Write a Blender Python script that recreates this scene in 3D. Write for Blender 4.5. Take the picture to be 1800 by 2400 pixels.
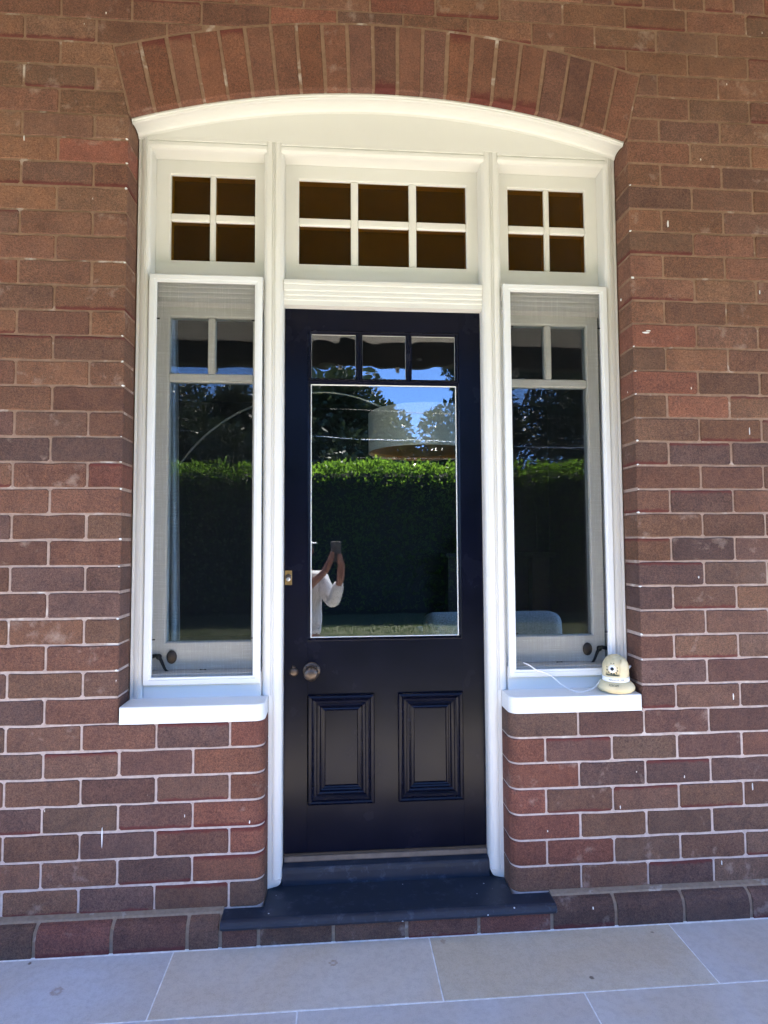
import bpy, bmesh, math, random
import numpy as np
from mathutils import Vector, Matrix
random.seed(7); rng = np.random.default_rng(7)
sc = bpy.context.scene
for o in list(bpy.data.objects): bpy.data.objects.remove(o)
COL = sc.collection
R = math.radians
FZ = 0.088                       # plinth top above the porch paving

# ------------------------------------------------------------------ camera, sky, sun, exposure
cd = bpy.data.cameras.new('camera'); cam = bpy.data.objects.new('camera', cd); COL.objects.link(cam)
cam.location = (-0.1727, -2.0645, 1.2007 + FZ)
cam.rotation_euler = (1.62307, 0.00514, -0.07650)
cd.sensor_fit = 'HORIZONTAL'; cd.sensor_width = 36; cd.lens = 1396.55/1800*36
cd.clip_start = 0.01; cd.clip_end = 600
sc.camera = cam
SUN_EL, SUN_AZ = 61.0, 14.0      # sun stands behind the hedge, a little to the right
sv = Vector((math.cos(R(SUN_EL))*math.sin(R(SUN_AZ)), -math.cos(R(SUN_EL))*math.cos(R(SUN_AZ)), math.sin(R(SUN_EL))))
w = bpy.data.worlds.new('World'); sc.world = w; w.use_nodes = True
nt = w.node_tree; nt.nodes.clear()
sky = nt.nodes.new('ShaderNodeTexSky'); sky.sky_type = 'NISHITA'; sky.sun_disc = False
sky.sun_elevation = R(SUN_EL); sky.sun_rotation = R(180 - SUN_AZ)
sky.air_density = 0.5; sky.dust_density = 0.0; sky.ozone_density = 10.0
bg = nt.nodes.new('ShaderNodeBackground'); bg.inputs[1].default_value = 0.15
wo = nt.nodes.new('ShaderNodeOutputWorld')
nt.links.new(sky.outputs[0], bg.inputs[0]); nt.links.new(bg.outputs[0], wo.inputs[0])
sl = bpy.data.lights.new('sun', 'SUN'); sun = bpy.data.objects.new('sun', sl); COL.objects.link(sun)
sl.energy = 5.0; sl.angle = R(0.53); sl.color = (1.0, 0.95, 0.87)
sun.location = (2, -6, 14); sun.rotation_euler = sv.to_track_quat('Z', 'Y').to_euler()
sc.view_settings.view_transform = 'Standard'; sc.view_settings.look = 'None'
sc.view_settings.exposure = 3.12; sc.view_settings.gamma = 1.0
sc.cycles.max_bounces = 10; sc.cycles.diffuse_bounces = 5; sc.cycles.transparent_max_bounces = 16

# ------------------------------------------------------------------ helpers: materials
def s2l(c):
    return tuple(((v/255)/12.92 if v/255 <= .04045 else ((v/255+.055)/1.055)**2.4) for v in c)
MATS = {}
class N:
    """tiny node-graph writer"""
    def __init__(s, name):
        s.m = bpy.data.materials.new(name); s.m.use_nodes = True; s.t = s.m.node_tree; s.t.nodes.clear()
        s.out = s.t.nodes.new('ShaderNodeOutputMaterial')
    def n(s, typ, ins=None, **kw):
        nd = s.t.nodes.new(typ)
        for k, v in kw.items(): setattr(nd, k, v)
        for k, v in (ins or {}).items():
            if isinstance(v, bpy.types.NodeSocket): s.t.links.new(v, nd.inputs[k])
            else: nd.inputs[k].default_value = v
        return nd
    def mix(s, f, a, b, typ='RGBA', mode='MIX'):
        nd = s.t.nodes.new('ShaderNodeMix'); nd.data_type = typ; nd.blend_type = mode
        ia, ib, io = (6, 7, 2) if typ == 'RGBA' else (2, 3, 0)
        for i, v in ((0, f), (ia, a), (ib, b)):
            if isinstance(v, bpy.types.NodeSocket): s.t.links.new(v, nd.inputs[i])
            else: nd.inputs[i].default_value = v if not (isinstance(v, tuple) and len(v) == 3) else v + (1,)
        return nd.outputs[io]
    def math(s, op, a, b=0.0, c=0.0, clamp=False):
        nd = s.t.nodes.new('ShaderNodeMath'); nd.operation = op; nd.use_clamp = clamp
        for i, v in enumerate((a, b, c)):
            if isinstance(v, bpy.types.NodeSocket): s.t.links.new(v, nd.inputs[i])
            else: nd.inputs[i].default_value = v
        return nd.outputs[0]
    def noise(s, vec, scale, detail=4, rough=.55, dist=0.0):
        return s.n('ShaderNodeTexNoise', {'Vector': vec, 'Scale': scale, 'Detail': detail, 'Roughness': rough, 'Distortion': dist}).outputs[0]
    def ramp(s, f, stops, interp='LINEAR'):
        nd = s.t.nodes.new('ShaderNodeValToRGB'); nd.color_ramp.interpolation = interp
        e = nd.color_ramp.elements
        while len(e) < len(stops): e.new(.5)
        for el, (p, c) in zip(e, stops):
            el.position = p; el.color = (c, c, c, 1) if isinstance(c, (int, float)) else tuple(c) + (1,)
        s.t.links.new(f, nd.inputs[0]); return nd.outputs[0]
    def bump(s, h, strength=.3, dist=.002, normal=None):
        ins = {'Height': h, 'Strength': strength, 'Distance': dist}
        if normal is not None: ins['Normal'] = normal
        return s.n('ShaderNodeBump', ins).outputs[0]
    def fin(s, color, rough=.6, normal=None, metal=0.0, spec=.5, **kw):
        ins = {'Base Color': color if isinstance(color, bpy.types.NodeSocket) else tuple(color) + (1,), 'Roughness': rough, 'Metallic': metal, 'Specular IOR Level': spec}
        if normal is not None: ins['Normal'] = normal
        ins.update(kw)
        b = s.n('ShaderNodeBsdfPrincipled', ins); s.t.links.new(b.outputs[0], s.out.inputs[0]); return s.m
    def pos(s): return s.n('ShaderNodeNewGeometry').outputs['Position']
    def tc(s, k='Object'): return s.n('ShaderNodeTexCoord').outputs[k]
    def off(s, vec, rnd, k=37.0):
        sc_ = s.n('ShaderNodeVectorMath', {0: (k, k*1.7, k*.6), 3: rnd}, operation='SCALE').outputs[0]
        return s.n('ShaderNodeVectorMath', {0: vec, 1: sc_}, operation='ADD').outputs[0]
def V3(m, x, y, z): return m.n('ShaderNodeMapping', {'Vector': x, 'Scale': z, 'Rotation': y}).outputs[0]

def mat_brick():
    m = N('brick'); oi = m.n('ShaderNodeObjectInfo'); rnd = oi.outputs['Random']
    v = m.off(m.tc('Object'), rnd); g = m.tc('Generated')
    big = m.noise(v, 9, 3); mid = m.noise(v, 38, 4, .6); fine = m.noise(v, 330, 3, .7)
    c = m.mix(m.ramp(big, [(.35, 0), (.7, 1)]), m.mix(1.0, oi.outputs['Color'], (.72, .70, .74), mode='MULTIPLY'), oi.outputs['Color'])
    c = m.mix(m.ramp(mid, [(.35, 0), (.75, .55)]), c, m.mix(1.0, oi.outputs['Color'], (1.32, 1.16, 1.02), mode='MULTIPLY'))
    c = m.mix(m.ramp(fine, [(.40, .75), (.52, 0)]), c, m.mix(1.0, c, (.45, .43, .43), mode='MULTIPLY'))
    c = m.mix(m.ramp(fine, [(.57, 0), (.72, .55)]), c, m.mix(1.0, c, (1.8, 1.7, 1.55), mode='MULTIPLY'))
    gr = m.noise(v, 125, 2, .6)
    c = m.mix(m.ramp(gr, [(.32, .55), (.5, 0)]), c, m.mix(1.0, c, (.66, .64, .64), mode='MULTIPLY'))
    c = m.mix(m.ramp(gr, [(.52, 0), (.70, .5)]), c, m.mix(1.0, c, (1.34, 1.3, 1.26), mode='MULTIPLY'))
    # burnt red edge on some bricks
    sp = m.n('ShaderNodeSeparateXYZ', {0: g})
    lowz = m.math('ADD', sp.outputs[2], m.math('MULTIPLY', m.math('SUBTRACT', mid, .5), .25))
    band = m.math('MULTIPLY', m.ramp(lowz, [(.08, 1), (.17, 0)]), m.math('GREATER_THAN', rnd, .84))
    band2 = m.math('MULTIPLY', m.ramp(lowz, [(.84, 0), (.93, 1)]), m.math('LESS_THAN', rnd, .08))
    c = m.mix(m.math('MULTIPLY', m.math('ADD', band, band2, clamp=True), .7), c, s2l((92, 38, 38)))
    wp = m.pos(); st_ = m.noise(wp, 2.1, 5, .6); st2 = m.noise(V3(m, wp, (0, 0, 0), (7, 1, 1.6)), 1.3, 4, .6)
    c = m.mix(m.ramp(st_, [(.50, 0), (.72, .5)]), c, m.mix(1.0, c, (.70, .66, .64), mode='MULTIPLY'))
    c = m.mix(m.ramp(st2, [(.55, 0), (.74, .38)]), c, m.mix(1.0, c, (1.25, 1.22, 1.2), mode='MULTIPLY'))
    # pale lime bloom and paint flecks
    bl = m.noise(v, 14, 4, .65)
    c = m.mix(m.math('MULTIPLY', m.ramp(bl, [(.58, 0), (.78, .55)]), m.math('GREATER_THAN', m.math('FRACT', m.math('MULTIPLY', rnd, 7.3)), .6)), c, s2l((170, 150, 138)))
    vv = V3(m, v, (0, 0, 0), (1.0, 1.0, .45))
    vo = m.n('ShaderNodeTexVoronoi', {'Vector': vv, 'Scale': 17}).outputs['Distance']
    vo = m.math('ADD', vo, m.math('MULTIPLY', m.math('SUBTRACT', m.noise(v, 120, 3), .5), .10))
    fl = m.math('MULTIPLY', m.ramp(vo, [(.02, 1), (.04, 0)]), m.math('GREATER_THAN', m.noise(v, 4, 1), .55))
    c = m.mix(fl, c, s2l((225, 220, 212)))
    dr = V3(m, v, (0, R(38), 0), (60, 60, 260))
    h = m.math('ADD', m.math('MULTIPLY', fine, .55), m.math('MULTIPLY', m.noise(dr, 1.0, 3, .6), .8))
    h = m.math('ADD', h, m.math('ADD', m.math('MULTIPLY', mid, .5), m.math('MULTIPLY', gr, .9)))
    return m.fin(c, .88, m.bump(h, .85, .0022), spec=.25)
def mat_mortar(name='mortar', a=(186, 172, 167), b=(140, 112, 94)):
    m = N(name); p = m.pos(); sp = m.n('ShaderNodeSeparateXYZ', {0: p})
    n1 = m.noise(p, 2.2, 4); n2 = m.noise(p, 55, 4, .65); n3 = m.noise(p, 9, 4, .6)
    hz = m.math('ADD', sp.outputs[2], m.math('MULTIPLY', m.math('SUBTRACT', n1, .5), .9))
    f = m.ramp(m.math('MULTIPLY', hz, .3), [(.09, 0), (.30, .35), (.47, .82), (.60, 1)])
    c = m.mix(f, s2l(a), s2l(b))
    c = m.mix(m.ramp(n2, [(.35, .5), (.6, 0)]), c, m.mix(1.0, c, (.6, .56, .52), mode='MULTIPLY'))
    c = m.mix(m.math('MULTIPLY', m.ramp(n3, [(.60, 0), (.70, .8)]), .6), c, s2l((226, 220, 214)))
    return m.fin(c, .92, m.bump(m.math('ADD', n2, n3), .8, .003), spec=.2)
def mat_paint(name, col, dirt=.10, rough=.38):
    m = N(name); p = m.pos(); n1 = m.noise(p, 6, 4); n2 = m.noise(V3(m, p, (0, 0, 0), (70, 70, 4)), 3, 3); n3 = m.noise(p, 160, 3)
    c = m.mix(m.math('MULTIPLY', m.ramp(n1, [(.4, 0), (.75, 1)]), dirt), col, tuple(v*.72 for v in col))
    c = m.mix(m.math('MULTIPLY', m.ramp(n2, [(.55, 0), (.8, 1)]), dirt*.8), c, tuple(v*.8 for v in col))
    return m.fin(c, rough, m.bump(m.math('ADD', n2, m.math('MULTIPLY', n3, .5)), .12, .0012), spec=.4)
def mat_navy(name, col, rough, scuff=0.0, spec=.32):
    m = N(name); p = m.pos(); n1 = m.noise(p, 7, 4); n3 = m.noise(p, 130, 3)
    c = m.mix(m.ramp(n1, [(.4, 0), (.7, .5)]), col, tuple(v*1.7 for v in col))
    if scuff:
        n4 = m.noise(p, 26, 5, .7)
        c = m.mix(m.ramp(n4, [(.55, 0), (.75, scuff)]), c, s2l((78, 84, 100)))
        vo = m.n('ShaderNodeTexVoronoi', {'Vector': p, 'Scale': 21}).outputs['Distance']
        c = m.mix(m.math('MULTIPLY', m.ramp(vo, [(.05, 1), (.07, 0)]), m.math('GREATER_THAN', m.noise(p, 7, 2), .56)), c, s2l((205, 210, 215)))
    return m.fin(c, m.ramp(n1, [(.3, rough*.85), (.7, rough*1.2)]), m.bump(n3, .05, .0006), spec=spec)
def mat_paver():
    m = N('sandstone'); oi = m.n('ShaderNodeObjectInfo'); p = m.pos(); v = m.off(p, oi.outputs['Random'], 9)
    n1 = m.noise(v, 2.6, 5, .55, .6); n2 = m.noise(v, 420, 2, .7); n3 = m.noise(v, 14, 4)
    c = m.mix(m.ramp(n1, [(.38, 0), (.64, 1)]), oi.outputs['Color'], m.mix(1.0, oi.outputs['Color'], (.95, .87, .76), mode='MULTIPLY'))
    c = m.mix(m.ramp(m.noise(v, 45, 4, .7), [(.40, .30), (.55, 0)]), c, m.mix(1.0, c, (.72, .70, .70), mode='MULTIPLY'))
    c = m.mix(m.ramp(n3, [(.55, 0), (.75, .22)]), c, m.mix(1.0, oi.outputs['Color'], (.72, .72, .74), mode='MULTIPLY'))
    c = m.mix(m.ramp(n2, [(.36, .35), (.5, 0)]), c, m.mix(1.0, c, (.62, .62, .64), mode='MULTIPLY'))
    c = m.mix(m.ramp(n2, [(.6, 0), (.75, .3)]), c, (.62, .62, .62))
    vo = m.n('ShaderNodeTexVoronoi', {'Vector': p, 'Scale': 7.5}).outputs['Distance']
    wob = m.math('ADD', vo, m.math('MULTIPLY', m.math('SUBTRACT', m.noise(p, 90, 3), .5), .09))
    c = m.mix(m.math('MULTIPLY', m.ramp(wob, [(.035, .8), (.06, 0)]), m.math('GREATER_THAN', m.noise(p, 3.3, 1), .5)), c, s2l((82, 62, 50)))
    for (sx, sy, rad) in ((-.985, -.205, .017), (-.19, -.155, .013), (.165, -.085, .009)):      # rusty marks
        d = m.n('ShaderNodeVectorMath', {0: p, 1: (sx, sy, 0)}, operation='DISTANCE').outputs['Value']
        d = m.math('ADD', d, m.math('MULTIPLY', m.math('SUBTRACT', m.noise(V3(m, p, (0, 0, .5), (1, 2.2, 1)), 75, 4, .65), .5), .030))
        c = m.mix(m.ramp(m.math('DIVIDE', d, rad*2), [(.12, .10), (.38, .55), (.50, .12), (.60, 0)]), c, s2l((128, 92, 66)))
    return m.fin(c, .8, m.bump(m.math('ADD', n2, n3), .25, .0012), spec=.3)
def mat_simple(name, col, rough=.6, metal=0.0, nscale=40, var=.25, bump=.15, spec=.5, dist=.002):
    m = N(name); v = m.tc('Object'); n1 = m.noise(v, nscale, 4)
    c = m.mix(m.ramp(n1, [(.35, 0), (.7, 1)]), tuple(x*(1-var) for x in col), tuple(min(1, x*(1+var*.6)) for x in col))
    return m.fin(c, rough, m.bump(n1, bump, dist), metal=metal, spec=spec)
def mat_glass(name, refl, tint=(1, 1, 1), wave=.0, wscale=9, haze=None):
    m = N(name); p = m.pos()
    tr = m.n('ShaderNodeBsdfTransparent', {0: tint + (1,)})
    gi = {'Color': (.95, .97, 1, 1), 'Roughness': 0.0}
    if wave:
        b = m.bump(m.noise(V3(m, p, (0, 0, 0), (1, 1, 1.6)), wscale, 1, .3), 1.0, wave); gi['Normal'] = b
    gl = m.n('ShaderNodeBsdfGlossy', gi)
    lw = m.n('ShaderNodeFresnel', {'IOR': 1.5}).outputs[0]
    f = m.math('ADD', lw, refl - .04, clamp=True)
    mx = m.n('ShaderNodeMixShader', {0: f, 1: tr.outputs[0], 2: gl.outputs[0]})
    if haze:
        rn = m.n('ShaderNodeObjectInfo').outputs['Random']; nz = m.noise(V3(m, p, (0, 0, 0), (1, 1, 2)), 14, 3)
        hc = m.mix(m.math('ADD', m.math('MULTIPLY', rn, .6), m.math('MULTIPLY', nz, .5)), tuple(q*.55 for q in haze[1]), tuple(q*1.7 for q in haze[1]))
        df = m.n('ShaderNodeBsdfDiffuse', {0: hc})
        mx2 = m.n('ShaderNodeMixShader', {0: haze[0], 1: tr.outputs[0], 2: df.outputs[0]})
        mx = m.n('ShaderNodeMixShader', {0: f, 1: mx2.outputs[0], 2: gl.outputs[0]})
    m.t.links.new(mx.outputs[0], m.out.inputs[0]); return m.m
def mat_mesh():
    m = N('insect_mesh'); p = m.pos()
    n = m.noise(V3(m, p, (0, 0, 0), (420, 1, 9)), 1, 2); n2 = m.noise(V3(m, p, (0, 0, 0), (9, 1, 420)), 1, 2)
    f = m.ramp(m.math('ADD', n, n2), [(.75, .18), (1.25, .24)])
    tr = m.n('ShaderNodeBsdfTransparent', {0: (1, 1, 1, 1)}); df = m.n('ShaderNodeBsdfDiffuse', {0: (.010, .0105, .011, 1)})
    mx = m.n('ShaderNodeMixShader', {0: f, 1: tr.outputs[0], 2: df.outputs[0]})
    m.t.links.new(mx.outputs[0], m.out.inputs[0]); return m.m
def mat_leaf(name, a, b, rough=.45, trans=.25, glow=1.0):
    m = N(name); p = m.pos(); n = m.noise(p, 3.1, 3); n2 = m.noise(p, 23, 2)
    c = m.mix(m.ramp(m.math('ADD', m.math('MULTIPLY', n, .5), m.math('MULTIPLY', n2, .5)), [(.35, 0), (.65, 1)]), a, b)
    pb = m.n('ShaderNodeBsdfPrincipled', {'Base Color': c, 'Roughness': rough})
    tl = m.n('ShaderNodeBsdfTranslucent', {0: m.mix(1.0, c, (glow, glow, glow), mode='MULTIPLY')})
    mx = m.n('ShaderNodeMixShader', {0: trans, 1: pb.outputs[0], 2: tl.outputs[0]})
    m.t.links.new(mx.outputs[0], m.out.inputs[0]); return m.m

M = dict(
    brick=mat_brick(), mortar=mat_mortar(), dirty=mat_mortar('dirty_mortar', (140, 122, 106), (140, 120, 100)),
    cream=mat_paint('cream_paint', (.71, .70, .668), .08), white=mat_paint('white_paint', (.72, .73, .735), .12, .35),
    sash=mat_paint('sash_paint', (.76, .75, .69), .10), grey=mat_paint('grey_seal', (.42, .41, .40), .1),
    navy=mat_navy('navy_gloss', (.0019, .0026, .0090), .24, 0.0, .15), step=mat_navy('navy_stone_paint', (.0130, .0190, .0330), .42, .7),
    paver=mat_paver(), grout=mat_simple('white_grout', (.80, .79, .79), .9, 0, 60, .2),
    brass=mat_simple('aged_brass', s2l((172, 140, 92)), .35, .9, 90, .3), bronze=mat_simple('dark_bronze', s2l((92, 80, 72)), .42, .75, 70, .35),
    steel=mat_simple('steel', (.6, .6, .6), .3, 1), black=mat_simple('black_iron', (.012, .011, .010), .5, .2),
    strip=mat_simple('bronze_strip', s2l((104, 95, 90)), .5, .3, 30, .2), oak=mat_simple('brown_timber', s2l((56, 46, 38)), .6, 0, 20, .3),
    glass=mat_glass('door_glass', .088, (.97, .985, .98), .00012, 7), wavy=mat_glass('old_wavy_glass', .088, (.97, .985, .98), .0011, 9),
    wglass=mat_glass('window_glass', .075, (.96, .975, .97), .0002, 6),
    amber=mat_glass('amber_glass', .004, (.82, .52, .10), .0008, 16, (.25, (.060, .026, .0012))),
    mesh=mat_mesh(), putty=mat_paint('pale_putty', (.72, .72, .70), .1, .5),
    plastic=mat_simple('beige_plastic', s2l((214, 200, 160)), .45, 0, 30, .10, .05), wlabel=mat_simple('white_label', (.82, .82, .82), .5, 0, 50, .05, .02),
    ink=mat_simple('print_ink', (.02, .025, .04), .6, 0, 30, .1, .0), lens=mat_simple('lens_glass', (.004, .004, .005), .05, 0, 30, .1, 0),
    cable=mat_simple('white_cable', (.8, .8, .8), .45, 0, 40, .06, .02),
    beam=mat_simple('dark_eave_paint', (.022, .02, .017), .6), ceil=mat_paint('veranda_ceiling_paint', (.72, .70, .64), .1, .55),
    iron=mat_simple('roof_iron', (.25, .25, .26), .5, .3), bracket=mat_simple('pale_bracket', (.55, .52, .47), .6),
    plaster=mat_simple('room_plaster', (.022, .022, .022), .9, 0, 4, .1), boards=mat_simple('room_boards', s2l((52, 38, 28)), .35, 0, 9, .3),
    shade=mat_simple('lamp_shade_linen', (.85, .82, .73), .9, 0, 160, .12), gold=mat_simple('shade_lining', s2l((176, 128, 70)), .5, .3, 20, .2),
    chrome=mat_simple('brushed_steel', (.75, .74, .72), .25, 1, 80, .1, .02), boucle=mat_simple('boucle_fabric', (.50, .49, .46), .95, 0, 120, .4, .6),
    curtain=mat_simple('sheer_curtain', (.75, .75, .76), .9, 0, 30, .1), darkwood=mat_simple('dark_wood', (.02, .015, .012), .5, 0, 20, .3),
    shirt=mat_simple('white_cotton', (.76, .76, .80), .9, 0, 11, .22, 1.0, .3, .03), trousers=mat_simple('charcoal_cotton', (.02, .022, .03), .9, 0, 30, .3),
    skin=mat_simple('skin', s2l((150, 104, 86)), .5, 0, 20, .12, .05), hair=mat_simple('brown_hair', (.03, .02, .014), .6, 0, 90, .4),
    phone=mat_simple('phone_body', (.20, .20, .21), .3, .3, 20, .05, 0),
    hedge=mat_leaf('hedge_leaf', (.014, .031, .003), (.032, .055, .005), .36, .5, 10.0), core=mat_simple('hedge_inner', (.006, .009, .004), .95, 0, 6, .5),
    leafa=mat_leaf('dark_leaf', (.022, .040, .014), (.065, .085, .035), .33, .22), leafb=mat_leaf('gum_leaf', (.025, .045, .02), (.06, .08, .035), .45, .2),
    bark=mat_simple('bark', (.10, .075, .055), .95, 0, 12, .4, .8), grass=mat_leaf('grass_blade', (.05, .095, .02), (.10, .14, .04), .6, .3),
    soil=mat_simple('lawn_soil', (.075, .085, .04), .95, 0, 25, .5, .6),
)

# ------------------------------------------------------------------ helpers: geometry
def link(name, me, mat, parent=None, loc=(0, 0, 0)):
    o = bpy.data.objects.new(name, me); COL.objects.link(o); o.location = loc
    if mat is not None and not me.materials: me.materials.append(M[mat] if isinstance(mat, str) else mat)
    if parent is not None:
        o.parent = parent
        pm = Matrix.Translation(parent.location) if parent.parent is None else Matrix.Translation(parent.parent.location + parent.location)
        o.location = Vector(loc) - pm.translation
    return o
def thing(name, label, cat, loc=(0, 0, 0), group=None):
    o = bpy.data.objects.new(name, None); COL.objects.link(o); o.location = loc; o.empty_display_size = .05
    return tag(o, label, cat, group)
def tag(o, label, cat, group=None):
    o['label'] = label; o['category'] = cat
    if group: o['group'] = group
    return o
def struct(o): o['kind'] = 'structure'; return o
def mesh(name, v, f, smooth=False):
    me = bpy.data.meshes.new(name); me.from_pydata([tuple(p) for p in v], [], f); me.validate(); me.update()
    if smooth: me.polygons.foreach_set('use_smooth', [True]*len(me.polygons))
    return me
def bm_mesh(bm, name, smooth=False):
    bmesh.ops.recalc_face_normals(bm, faces=bm.faces)
    me = bpy.data.meshes.new(name); bm.to_mesh(me); bm.free()
    if smooth: me.polygons.foreach_set('use_smooth', [True]*len(me.polygons))
    return me
def box_bm(bm, x0, x1, y0, y1, z0, z1, bev=0.0, seg=1):
    mtx = Matrix.Translation(((x0+x1)/2, (y0+y1)/2, (z0+z1)/2)) @ Matrix.Diagonal((x1-x0, y1-y0, z1-z0, 1))
    r = bmesh.ops.create_cube(bm, size=1, matrix=mtx)
    if bev:
        es = {e for v in r['verts'] for e in v.link_edges}
        bmesh.ops.bevel(bm, geom=list(es), offset=bev, segments=seg, affect='EDGES', profile=.6)
def box(name, x0, x1, y0, y1, z0, z1, mat, parent=None, bev=.002, seg=1):
    """z in world; origin at the box centre"""
    c = ((x0+x1)/2, (y0+y1)/2, (z0+z1)/2); bm = bmesh.new()
    box_bm(bm, x0-c[0], x1-c[0], y0-c[1], y1-c[1], z0-c[2], z1-c[2], bev, seg)
    return link(name, bm_mesh(bm, name), mat, parent, c)
def extrude(name, prof, axis, a, b, mat, parent=None, mitre=(0, 0), at=(0, 0, 0), smooth=False):
    """closed profile [(u, y)] swept along axis ('X': u is z, 'Z': u is x); mitre shifts the two ends by k*(u)"""
    n = len(prof); v = []
    for e, k in ((a, mitre[0]), (b, mitre[1])):
        for u, y in prof:
            t = e + k*u
            v.append((t, y, u) if axis == 'X' else (u, y, t))
    f = [tuple(range(n)), tuple(range(2*n-1, n-1, -1))] + [(i, (i+1) % n, n+(i+1) % n, n+i) for i in range(n)]
    bm = bmesh.new(); vs = [bm.verts.new(p) for p in v]
    for q in f:
        try: bm.faces.new([vs[i] for i in q])
        except ValueError: pass
    return link(name, bm_mesh(bm, name, smooth), mat, parent, at)
def lathe(name, prof, mat, parent=None, loc=(0, 0, 0), axis='Z', seg=24, smooth=True, arc=(0, 2*math.pi)):
    """prof [(r, h)] turned about axis; for 'Y' h points towards -Y (out of the wall)"""
    v, f = [], []; full = abs(arc[1]-arc[0]-2*math.pi) < 1e-6; ns = seg if full else seg+1
    for r, h in prof:
        for i in range(ns):
            a = arc[0] + (arc[1]-arc[0])*i/seg
            if axis == 'Z': v.append((r*math.cos(a), r*math.sin(a), h))
            else: v.append((r*math.cos(a), -h, r*math.sin(a)))
    for j in range(len(prof)-1):
        for i in range(seg):
            i2 = (i+1) % ns if full else i+1
            f.append((j*ns+i, j*ns+i2, (j+1)*ns+i2, (j+1)*ns+i))
    bm = bmesh.new(); vs = [bm.verts.new(p) for p in v]
    for q in f: bm.faces.new([vs[i] for i in q])
    bmesh.ops.remove_doubles(bm, verts=bm.verts, dist=1e-5)
    return link(name, bm_mesh(bm, name, smooth), mat, parent, loc)
def tube(name, pts, rad, mat, parent=None, seg=10, closed=False, sub=6, smooth_path=True):
    """round bar through points (Catmull-Rom)"""
    P = [Vector(p) for p in pts]; o0 = P[0].copy(); C = []
    if smooth_path and len(P) > 2:
        E = [2*P[0]-P[1]] + P + [2*P[-1]-P[-2]]
        for i in range(1, len(E)-2):
            for k in range(sub):
                t = k/sub; a, b, c, d = E[i-1], E[i], E[i+1], E[i+2]
                C.append(.5*((2*b)+(c-a)*t+(2*a-5*b+4*c-d)*t*t+(3*b-a-3*c+d)*t**3))
        C.append(P[-1])
    else: C = P
    rr = rad if isinstance(rad, (list, tuple)) else [rad]*len(P)
    v, f = [], []; up = None
    for i, c in enumerate(C):
        d = (C[min(i+1, len(C)-1)] - C[max(i-1, 0)]).normalized()
        if up is None: up = Vector((0, 0, 1)) if abs(d.z) < .9 else Vector((1, 0, 0))
        s = d.cross(up).normalized(); up = s.cross(d).normalized()
        q = i/(len(C)-1)*(len(rr)-1); r = rr[int(q)] + (rr[min(int(q)+1, len(rr)-1)] - rr[int(q)])*(q-int(q))
        for k in range(seg):
            a = 2*math.pi*k/seg; v.append(c - o0 + (s*math.cos(a)+up*math.sin(a))*r)
    n = len(C)
    for i in range(n-1):
        for k in range(seg): f.append((i*seg+k, i*seg+(k+1) % seg, (i+1)*seg+(k+1) % seg, (i+1)*seg+k))
    f += [tuple(range(seg-1, -1, -1)), tuple(range((n-1)*seg, n*seg))]
    return link(name, mesh(name, v, f, True), mat, parent, o0)
def ring_frame(name, x0, x1, z0, z1, prof, mat, parent=None, smooth=False):
    """mitred moulding round a rectangle: prof [(inset, y)]"""
    v, f = [], []; n = len(prof); cx, cz = (x0+x1)/2, (z0+z1)/2
    for (sx, sz) in ((-1, -1), (1, -1), (1, 1), (-1, 1)):
        for ins, y in prof:
            v.append(((x0+ins if sx < 0 else x1-ins)-cx, y, (z0+ins if sz < 0 else z1-ins)-cz))
    for k in range(4):
        for i in range(n-1):
            a, b = k*n+i, ((k+1) % 4)*n+i
            f.append((a, b, b+1, a+1))
    bm = bmesh.new(); vs = [bm.verts.new(p) for p in v]
    for q in f: bm.faces.new([vs[i] for i in q])
    return link(name, bm_mesh(bm, name, smooth), mat, parent, (cx, 0, cz))
def zv(v): return v + FZ

# ================================================================== THE BRICK WALL
H = .0869; BL = .24; JT = .0072         # course, brick module, joint
YM = .0032                              # mortar face behind brick face
wall = thing('brick_wall', 'brown and purple face-brick house wall with segmental arch over the white door frame', 'wall', (0, 0, 0))
ICZ, IR = -.182, 3.02                   # intrados centre / radius (wall coordinates)
def intr(x): return ICZ + math.sqrt(IR*IR - x*x)
XC, XE = .896, .957                     # springing, outer corner of the arch ring
ER = 3.395; ECZ = 3.084 - ER
def extr(x): return ECZ + math.sqrt(ER*ER - x*x)
VT = 42*H
def prism(pts, y0, y1, name):
    n = len(pts); v = [(x, y0, zv(z)) for x, z in pts] + [(x, y1, zv(z)) for x, z in pts]
    f = [tuple(range(n)), tuple(range(2*n-1, n-1, -1))] + [(i, (i+1) % n, n+(i+1) % n, n+i) for i in range(n)]
    return v, f
XW = 3.2
def mortar_part(pts, y0=YM, y1=.232):
    bm = bmesh.new(); v, f = prism(pts, y0, y1, 'm'); vs = [bm.verts.new(p) for p in v]
    for q in f: bm.faces.new([vs[i] for i in q])
    return link('mortar', bm_mesh(bm, 'mortar'), 'mortar', wall)
g_ = .0035
for s in (-1, 1):
    r_ = .036; xe_ = .42+g_                             # pier end rounded like its bricks
    pl_ = [(XW, .232), (XW, YM)] + [(xe_+r_-r_*math.sin(t), YM+r_-r_*math.cos(t)) for t in np.linspace(0, math.pi/2, 9)] + [(xe_, .232)]
    extrude('mortar', [(s*x, y) for x, y in pl_], 'Z', 0.0, zv(7*H), 'mortar', wall)
    a, b = sorted((s*XW, s*(.90+g_))); mortar_part([(a, 7*H), (b, 7*H), (b, 31*H), (a, 31*H)])
xs = np.linspace(-.9-g_, .9+g_, 41)
mortar_part([(-XW, 31*H), (-.9-g_, 31*H)] + [(x, intr(max(-.9, min(.9, x)))+g_) for x in xs] + [(.9+g_, 31*H), (XW, 31*H), (XW, VT), (-XW, VT)])

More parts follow.
